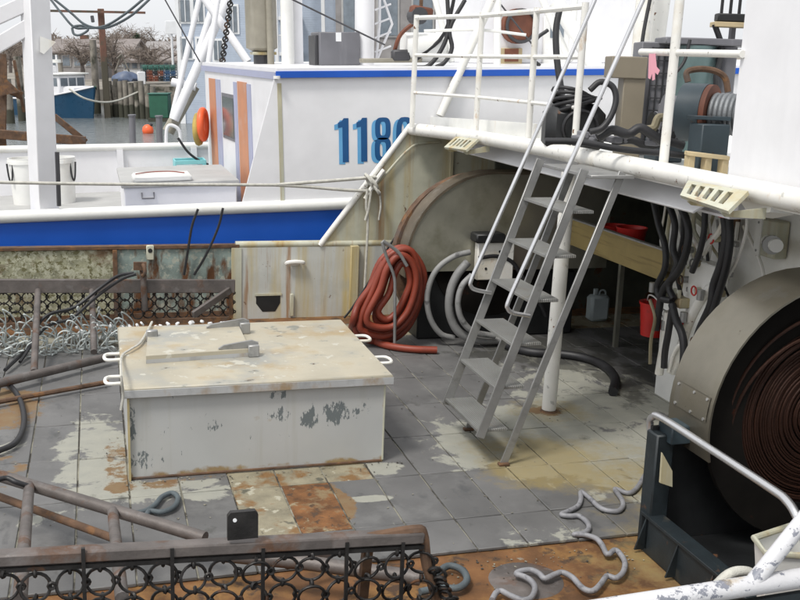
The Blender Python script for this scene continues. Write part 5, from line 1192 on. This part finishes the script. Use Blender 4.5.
# blue lobster boat
bo = at(61, 68)
lb = thing('lobster_boat', 'deep blue hulled lobster boat with white cabin moored by the pilings', 'boat', bo)
hd = (rt_*.80-fd_*.60).normalized(); sd_ = V((-hd.y, hd.x, 0))
hull = MB(); secs = []
for s, wd_, sh_ in ((-5.5, 1.25, 1.15), (-3, 1.4, 1.1), (-.5, 1.4, 1.25), (1.2, 1.15, 1.5), (2.4, .65, 1.75), (3.1, .06, 1.95)):
    base = bo+hd*s
    fl_ = .75 if s < 2 else .55
    secs.append([base+sd_*-wd_+V((0, 0, sh_)), base+sd_*-wd_*fl_-hd*(.0 if s < 2 else .35)+V((0, 0, -.3)), base+sd_*wd_*fl_-hd*(.0 if s < 2 else .35)+V((0, 0, -.3)), base+sd_*wd_+V((0, 0, sh_))])
vs_ = [[hull.bm.verts.new(p) for p in s_] for s_ in secs]
for a, b in zip(vs_, vs_[1:]):
    for k in range(3): hull.bm.faces.new((a[k], a[k+1], b[k+1], b[k]))
hull.bm.faces.new(vs_[0]); hull.bm.faces.new(vs_[-1][::-1]); hull.build('hull', boatblue, lb)
dk = MB(); dv = [[dk.bm.verts.new(p+V((0, 0, -.08))) for p in (s_[0], s_[3])] for s_ in secs]
for a, b in zip(dv, dv[1:]): dk.bm.faces.new((a[0], a[1], b[1], b[0]))
dk.build('deck', white2, lb)
for k in (0, 3): MB().tube([s_[k]+V((0, 0, .03)) for s_ in secs], .05, 6).build('gunwale', darkgreen if k else white2, lb)
rzb = Matrix((hd, sd_, V((0, 0, 1)))).transposed()
cbn = bo+hd*-.4+V((0, 0, 1.9)); MB().box(cbn, (2.6, 2.0, 1.5), rzb, .06).build('cabin', white2, lb)
MB().box(bo+hd*-.5+V((0, 0, 2.72)), (3.3, 2.3, .12), rzb, .04).build('cabin_roof', white, lb)
MB().box(bo+hd*1.3+V((0, 0, 1.72)), (1.2, 1.5, .5), rzb, .1).build('trunk_cabin', white2, lb)
for off in (-.62, 0, .62): 
    wf = MB().box(cbn+hd*1.305+sd_*off+V((0, 0, .32)), (.03, .52, .5), rzb, .01).build('window', winglass, lb)
for off in (-.7, .1, .8): MB().box(cbn+hd*off-sd_*1.005+V((0, 0, .32)), (.6, .03, .5), rzb, .01).build('window', winglass, lb)
MB().cyl(bo+hd*-.6+V((0, 0, 2.78)), bo+hd*-.6+V((0, 0, 3.9)), .06, n=8).build('mast', white2, lb)
MB().cyl(bo+hd*-.6+V((0, 0, 3.4)), bo+hd*-.6+V((0, 0, 3.6)), .28, n=16).build('radar_dome', white, lb)
MB().box(bo+hd*-.9-sd_*.3+V((0, 0, 3.0)), (.7, .5, .45), rzb, .04).build('roof_box', white2, lb)
# mooring line of the lobster boat
tag(MB().tube([at(66, 63, zat(88, 63)), at(80, 63, zat(97, 63)), at(98, 64, zat(101, 64)), at(115, 65, zat(99, 65)), at(135, 66, zat(91, 66))], .06, 5).build('bow_line', ropewhite), 'slack pale bow line from the blue lobster boat to the pilings', 'rope')
# pilings
pl0 = None
for k in range(9):
    px = 107+k*5.4; tp_z = [80, 78, 80, 79, 81, 80, 79, 82, 84][k]
    p = at(px, 68-.35*k)
    if k == 0: lab = 'weathered grey piling nearest the tall brown T post'
    elif k == 8: lab = 'weathered grey piling nearest the green dumpster, end of its row'
    else: lab = ['', 'second', 'third', 'fourth', 'fifth', 'sixth', 'seventh', 'eighth'][k]+' weathered grey piling from the tall brown T post'
    o = MB().cyl(p+V((0, 0, -.5)), p+V((random.uniform(-.06, .06), 0, zat(tp_z, 68)-WZ)), .21, .17, n=10).build('piling', pile, origin=p)
    tag(o, lab, 'piling', 'dock pilings')
dkz = zat(84, 69)
dck = thing('wooden_dock', 'weathered timber dock deck behind the grey pilings', 'dock', at(140, 72))
a, b = at(104, 69), at(176, 66)
MB().prism([V((a.x, a.y, dkz)), V((b.x, b.y, dkz)), at(185, 82, dkz), at(100, 84, dkz)], (0, 0, -.3)).build('planking', pile, dck)
MB().prism([V((a.x, a.y, dkz-.3)), V((b.x, b.y, dkz-.3)), V((b.x, b.y, WZ-.3)), V((a.x, a.y, WZ-.3))], fd_*.2).build('bulkhead', pile, dck)
tpz = zat(10, 67)
tpst = thing('t_post', 'tall brown timber T post with long crossbar beside the pilings', 'post', at(103, 67))
p = at(103, 67); MB().box2(p+V((-.2, -.2, -.5)), V((p.x+.2, p.y+.2, tpz)), .03).build('post', brownpost, tpst)
MB().bar(at(44, 66.6, zat(12, 67)), at(147, 66.6, zat(14, 67)), .16, .14).build('crossbar', brownpost, tpst)
for lab, px, dd, ty in (('grey piling standing between the white post and the blue boat', 58, 70, 62), ('grey timber piling in front of the shingled house, left of the T post', 93, 71, 40), ('low grey piling seen left of the white post', 16, 64, 56), ('dark low piling close to the left edge', 4, 62, 78)):
    p = at(px, dd); tag(MB().cyl(p+V((0, 0, -.5)), V((p.x, p.y, zat(ty, dd))), .25, .22, n=10).build('piling', pile, origin=p), lab, 'piling', 'dock pilings')
# orange buoy
bq = at(143, 55); by = thing('mooring_buoy', 'round orange buoy with dark cap floating near the white boat', 'buoy', bq)
MB().lathe([(0, -.18), (.16, -.14), (.27, 0), (.30, .14), (.26, .32), (.15, .43), (0, .46)], bq, n=20).build('ball', orangeplastic, by)
MB().cyl(bq+V((.12, -.05, .38)), bq+V((.22, -.08, .50)), .09, n=10).build('cap', meshdark, by)
# green dumpster on the quay
gq = at(157, 64); gd = thing('green_dumpster', 'dark green steel dumpster at the end of the pilings', 'dumpster', V((gq.x, gq.y, WZ+.2)))
zt_ = zat(93, 64)
MB().box(V((gq.x, gq.y, (WZ+.2+zt_)/2)), (1.15, 1, zt_-WZ-.2), Matrix.Rotation(R(-16), 3, 'Z'), .04).build('body', darkgreen, gd)
MB().box(V((gq.x, gq.y, zt_+.03)), (1.25, 1.1, .06), Matrix.Rotation(R(-16), 3, 'Z'), .01).build('lid', trapgreen, gd)
MB().box(V((gq.x, gq.y, WZ-.2)), (1.3, 1.2, .8), Matrix.Rotation(R(-16), 3, 'Z')).build('plinth', pile, gd)
# traps
TN = ['green', 'orange', 'blue', 'dark']; TM = [trapgreen, traporange, trapblue, trapdark]
protos = {}
rows_ = (('top', 67, [0]*6), ('upper', 72, [3, 1, 3, 1, 2, 2]), ('lower', 77.5, [3, 1, 1, 3, 2, 3]))
hw, hh = .37, .17
for rname, py, cols in rows_:
    for k, ci in enumerate(cols):
        px = 141+5.6*k; c = at(px+2.8, 71, zat(py, 71))
        lab = f'{TN[ci]} wire lobster trap, {["first","second","third","fourth","fifth","last"][k]} from the left in the {rname} row of the dock stack'
        if ci not in protos:
            o = thing('lobster_trap', lab, 'lobster trap', c, 'lobster traps stacked on the dock')
            rzT = Matrix.Rotation(R(-16.5), 3, 'Z'); m = MB()
            for dz in (-hh, 0, hh):
                for dy in (-.4, .4): m.box(c+rzT@V((0, dy, dz)), (hw*.96, .03, .03), rzT)
                for dx in (-.5, .5): m.box(c+rzT@V((dx*hw*.94, 0, dz)), (.03, .8, .03), rzT)
            for dx in (-.5, -.17, .17, .5):
                for dy in (-.4, .4): m.box(c+rzT@V((dx*hw*.94, dy, 0)), (.03, .03, 2*hh), rzT)
            m.build('wire_frame', TM[ci], o); MB().box(c, (hw*.7, .6, hh*1.5), rzT, .05).build('inner_net', TM[ci], o)
            protos[ci] = o
        else: copy_tree(protos[ci], c, lab)
q = at(124, 70, zat(80, 70))
m = MB(); rr = random.Random(5)
bmesh.ops.create_icosphere(m.bm, subdivisions=3, radius=1)
for v in m.bm.verts: v.co = q+V((v.co.x*.95, v.co.y*.7, max(0, v.co.z)*.62))+V((rr.uniform(-.07, .07), rr.uniform(-.07, .07), rr.uniform(-.05, .05)))
tag(m.build('blue_tarp_heap', tarp), 'heap of gear under a crumpled blue tarp on the dock', 'tarp')
q = at(139.5, 70, 0); tag(MB().box2((q.x-.25, q.y-.2, dkz), (q.x+.25, q.y+.2, zat(71, 70)), .03).build('white_drum_box', trim), 'pale upright box between the blue tarp and the trap stack', 'box')
def bare_tree(label, px, d, ytop, spread, seed, dense=900):
    base = at(px, d); base.z = .2; H = zat(ytop, d)-base.z; rr = random.Random(seed)
    o = thing('bare_tree', label, 'tree', base, 'leafless trees behind the houses')
    tk_ = MB(); tk_.tube([base, base+V((.1*H*.2, 0, H*.35)), base+V((rr.uniform(-.3, .3), 0, H*.7))], [.22, .16, .07], 7)
    tips = []
    for k in range(11):
        s_ = base+V((0, 0, H*rr.uniform(.28, .62))); an = rr.uniform(0, 6.28); ln = spread*rr.uniform(.5, 1)
        e_ = s_+V((math.cos(an)*ln, math.sin(an)*ln*.6, H*rr.uniform(.18, .40))); tk_.tube([s_, (s_+e_)/2+V((0, 0, .2)), e_], [.09, .06, .03], 5); tips.append((s_, e_))
    tk_.build('trunk', bark, o)
    tw_ = MB()
    for k in range(dense):
        s_, e_ = rr.choice(tips); f = rr.uniform(.3, 1.1); p = s_+(e_-s_)*f+V((rr.gauss(0, .2), rr.gauss(0, .2), rr.gauss(0, .2)))*spread*.35
        d_ = V((rr.gauss(0, 1), rr.gauss(0, .6), rr.uniform(-.1, 1.2))).normalized()*rr.uniform(.3, .9); w_2 = V((rr.uniform(-1, 1), 0, rr.uniform(-1, 1))).normalized()*rr.uniform(.015, .035)
        tw_.quad(p-w_2, p+w_2, p+d_+w_2*.4, p+d_-w_2*.4)
    tw_.build('crown', twig, o, kind='stuff')
# houses
def house(name, label, px0, px1, d, ybase, yeave, yridge, wallm, roofmat, nwin, depth=8, gable=False, cat='house'):
    a, b = at(px0, d), at(px1, d); u = (b-a).normalized(); n = V((-u.y, u.x, 0)); L = (b-a).length
    z0, ze, zr_ = zat(ybase, d), zat(yeave, d), zat(yridge, d)
    o = thing(name, label, cat, V(((a+b)/2).xy.to_3d())+V((0, 0, z0-1)))
    def w3(x, y, z): return V((a.x, a.y, 0))+u*x+n*y+V((0, 0, z))
    m = MB(); m.prism([w3(0, 0, z0-1), w3(L, 0, z0-1), w3(L, 0, ze), w3(0, 0, ze)], n*depth); 
    if gable: m.prism([w3(0, 0, ze), w3(L, 0, ze), w3(L/2, 0, zr_)], n*depth)
    else:
        m.prism([w3(0, 0, ze), w3(0, depth, ze), w3(0, depth/2, zr_)], u*L)
    m.build('wall', wallm, o)
    m = MB(); t = V((0, 0, .18)); e = .4
    if gable:
        for s_ in (0, 1):
            m.prism([w3(L/2, -e, zr_+.05), w3(L/2, depth+e, zr_+.05), w3(L*s_+(e if s_ else -e), depth+e, ze-.1), w3(L*s_+(e if s_ else -e), -e, ze-.1)], t)
    else:
        for s_ in (0, 1):
            m.prism([w3(-e, depth/2, zr_+.05), w3(L+e, depth/2, zr_+.05), w3(L+e, depth*s_+(e if s_ else -e), ze-.1), w3(-e, depth*s_+(e if s_ else -e), ze-.1)], t)
    m.build('roof', roofmat, o)
    for k in range(nwin):
        x = L*(k+.5)/nwin; zc = z0+(ze-z0)*.55; hw_ = min(.5, L/nwin*.3); hh_ = (ze-z0)*.28
        f = MB().prism([w3(x-hw_-.1, -.06, zc-hh_-.1), w3(x+hw_+.1, -.06, zc-hh_-.1), w3(x+hw_+.1, -.06, zc+hh_+.1), w3(x-hw_-.1, -.06, zc+hh_+.1)], n*.05).build('window', dulltrim, o)
        MB().prism([w3(x-hw_, -.1, zc-hh_), w3(x+hw_, -.1, zc-hh_), w3(x+hw_, -.1, zc+hh_), w3(x-hw_, -.1, zc+hh_)], n*.035).build('pane', winglass, f)
    return o
dulltrim = mat('dull_far_trim', (.42, .41, .40), .6, var=.08, bump=0)
hA = house('shingled_house', 'grey shingled house with broad brown roof behind the blue boat', 48, 94, 105, 70, 52, 41, shingle, roofm, 4)
p = at(85, 107, 0); MB().box2((p.x-.45, p.y+2, zat(44, 107)), (p.x+.45, p.y+3, zat(35, 107)), .02).build('chimney', brownpost, hA)
house('shingled_annex', 'long low shingled annex with dormers right of the T post', 104, 128, 108, 70, 54, 41, shingle, roofm, 3)
house('white_cottage', 'small white gabled cottage with pale roof under the trees', 143, 170, 130, 62, 52, 43, trim, shingle, 3)
house('waterfront_restaurant', 'low waterfront restaurant with dark roof and a row of windows', 122, 176, 96, 70, 61, 53, trim, roofm, 7)
bare_tree('slim leafless tree in front of the shingled house', 80, 100, 40, 2.6, 14, 700)
bare_tree('leafless tree before the annex, right beside the T post', 112, 92, 36, 2.8, 15, 800)
bare_tree('leafless tree hiding the restaurant behind the trap stack', 148, 90, 38, 2.6, 16, 800)
p = at(172, 80); sgn = thing('white_sign', 'blank white sign board on a post by the blue building', 'sign', V((p.x, p.y, WZ+1)))
MB().cyl(V((p.x, p.y, WZ+1)), V((p.x, p.y, zat(22, 80))), .09, n=10).build('post', trim, sgn)
MB().box(V((p.x, p.y-.1, zat(28, 80))), (.85, .12, .95), Matrix.Rotation(R(-16), 3, 'Z'), .02).build('board', trim, sgn)
# people-high crane A frame behind the trap stack
m = thing('dock_hoist', 'thin weathered hoist frame on the dock behind the blue tarp', 'hoist', at(121, 74, dkz))
for p_, q_ in (((113, 72), (121, 54)), ((128, 72), (121, 54)), ((121, 54), (116, 58))):
    MB().tube([at(p_[0], 74, zat(p_[1], 74)), at(q_[0], 74, zat(q_[1], 74))], .05, 6, False).build('leg', pile, m)
# blue sided building
bA, bB = 178, 420; dB = 62
a, b = at(bA, dB), at(bB, dB); u = (b-a).normalized(); n = V((-u.y, u.x, 0)); Lb = (b-a).length
bl = thing('blue_waterfront_building', 'tall pale blue sided building with white balconies behind the moored boat', 'building', V(((a+b)/2).xy.to_3d())+V((0, 0, WZ)))
def w3(x, y, z): return V((a.x, a.y, 0))+u*x+n*y+V((0, 0, z))
ZT = 9.5
MB().prism([w3(0, 0, WZ), w3(Lb, 0, WZ), w3(Lb, 0, ZT), w3(0, 0, ZT)], n*14).build('wall', siding, bl)
MB().prism([w3(-.5, -.5, ZT), w3(Lb+.5, -.5, ZT), w3(Lb+.5, 14.5, ZT), w3(-.5, 14.5, ZT)], V((0, 0, .4))).build('roof', roofm, bl)
MB().prism([w3(-.06, -.06, WZ), w3(.25, -.06, WZ), w3(.25, -.06, ZT), w3(-.06, -.06, ZT)], n*.055).build('corner_board', trim, bl)
pxm = Lb/(bB-bA)
def winbl(px, py, wpx, hpx):
    x = (px-bA)*pxm; z = zat(py, dB); hw_, hh_ = wpx/2*pxm, hpx/2*dB/FPX
    f = MB().prism([w3(x-hw_-.12, -.06, z-hh_-.12), w3(x+hw_+.12, -.06, z-hh_-.12), w3(x+hw_+.12, -.06, z+hh_+.12), w3(x-hw_-.12, -.06, z+hh_+.12)], n*.058).build('window', trim, bl)
    MB().prism([w3(x-hw_, -.1, z-hh_), w3(x+hw_, -.1, z-hh_), w3(x+hw_, -.1, z+hh_), w3(x-hw_, -.1, z+hh_)], n*.035).build('pane', winglass, f)
    MB().bar(w3(x, -.11, z-hh_), w3(x, -.11, z+hh_), .05, .05).build('mullion', trim, f)
for px, py, w1, h1 in ((187, 12, 9, 20), (200, 12, 9, 20), (187, 48, 9, 18), (202, 48, 9, 18), (218, 14, 8, 20), (234, 20, 8, 24), (345, 8, 8, 20), (380, 14, 8, 22), (400, 10, 6, 20), (410, 36, 6, 20), (218, 50, 8, 18)): winbl(px, py, w1, h1)
for zpy in (18, 52):                  # balconies
    x0_, x1_ = (279-bA)*pxm, (303-bA)*pxm; z = zat(zpy, dB)
    bal = MB().prism([w3(x0_, -1.2, z), w3(x1_, -1.2, z), w3(x1_, 0, z), w3(x0_, 0, z)], V((0, 0, -.18))).build('balcony', trim, bl)
    m = MB(); m.bar(w3(x0_, -1.15, z+.95), w3(x1_, -1.15, z+.95), .07, .07)
    for k in range(9): m.bar(w3(x0_+(x1_-x0_)*k/8, -1.15, z), w3(x0_+(x1_-x0_)*k/8, -1.15, z+.95), .04, .04)
    m.build('balustrade', trim, bal)
    winbl(291, zpy-12, 14, 13)
for px in (279, 303, 325): 
    x = (px-bA)*pxm; MB().prism([w3(x-.1, -1.25, WZ), w3(x+.1, -1.25, WZ), w3(x+.1, -1.25, ZT), w3(x-.1, -1.25, ZT)], n*.2).build('porch_post', trim, bl)
# right part, grey clapboard house behind the mast area
house('grey_clapboard_house', 'grey clapboard house end seen behind the roof winch', 336, 440, 56, 60, -30, -60, shingle, roofm, 3)

# trees
bare_tree('leafless tree with wide spread behind the shingled annex', 118, 118, 30, 3.6, 1)
bare_tree('leafless tree just left of the dark evergreen', 132, 135, 33, 3.2, 2)
bare_tree('big leafless tree between the evergreen and the blue building', 156, 140, 26, 5.2, 3, 1500)
bare_tree('leafless tree behind the brown roof left of its chimney', 62, 135, 34, 4.5, 4)
bare_tree('leafless tree left of the white post near the frame edge', 8, 130, 36, 5, 5)
bare_tree('small leafless tree behind the chimney of the shingled house', 97, 140, 33, 4, 6)
base = at(137, 132); base.z = .2; H = zat(33, 132)-.2; rr = random.Random(9)
o = thing('evergreen_tree', 'dark pointed evergreen tree among the leafless trees', 'tree', base)
MB().cyl(base, base+V((0, 0, H*.95)), .2, .03, n=8).build('trunk', bark, o)
m = MB()
for k in range(1400):
    f = rr.random()**.8; rad = (1-f)*1.7*rr.uniform(.4, 1.05); an = rr.uniform(0, 6.28); p = base+V((math.cos(an)*rad, math.sin(an)*rad, H*(.08+.92*f)))
    d_ = V((math.cos(an), math.sin(an), -.35))*rr.uniform(.25, .5); w2 = V((-math.sin(an), math.cos(an), rr.uniform(-.5, .5)))*rr.uniform(.05, .12); m.quad(p-w2, p+w2, p+d_+w2*.3, p+d_-w2*.3)
m.build('crown', needle, o)
# low far treeline
m = MB(); rr = random.Random(21)
for k in range(5200):
    px = rr.uniform(-60, 190); p = at(px, 150+rr.uniform(0, 20)); hgt = (zat(43+3*math.sin(px*.09)+2*math.sin(px*.31), 150)-.2)*rr.random()**.6
    p.z = .2+hgt; d_ = V((rr.gauss(0, .5), 0, rr.uniform(.2, 1)))*rr.uniform(.5, 1.3); w2 = V((rr.uniform(.04, .12), 0, 0)); m.quad(p-w2, p+w2, p+d_+w2, p+d_-w2)
tag(m.build('far_woods', twig), 'low brown leafless woods along the far shore', 'woods', kind='stuff')

# ================================================================ list our boat with everything aboard
for o in ON_BOAT:
    o.matrix_basis = LIST @ o.matrix_basis
for o in bpy.data.objects:
    if '_o' in o: del o['_o']
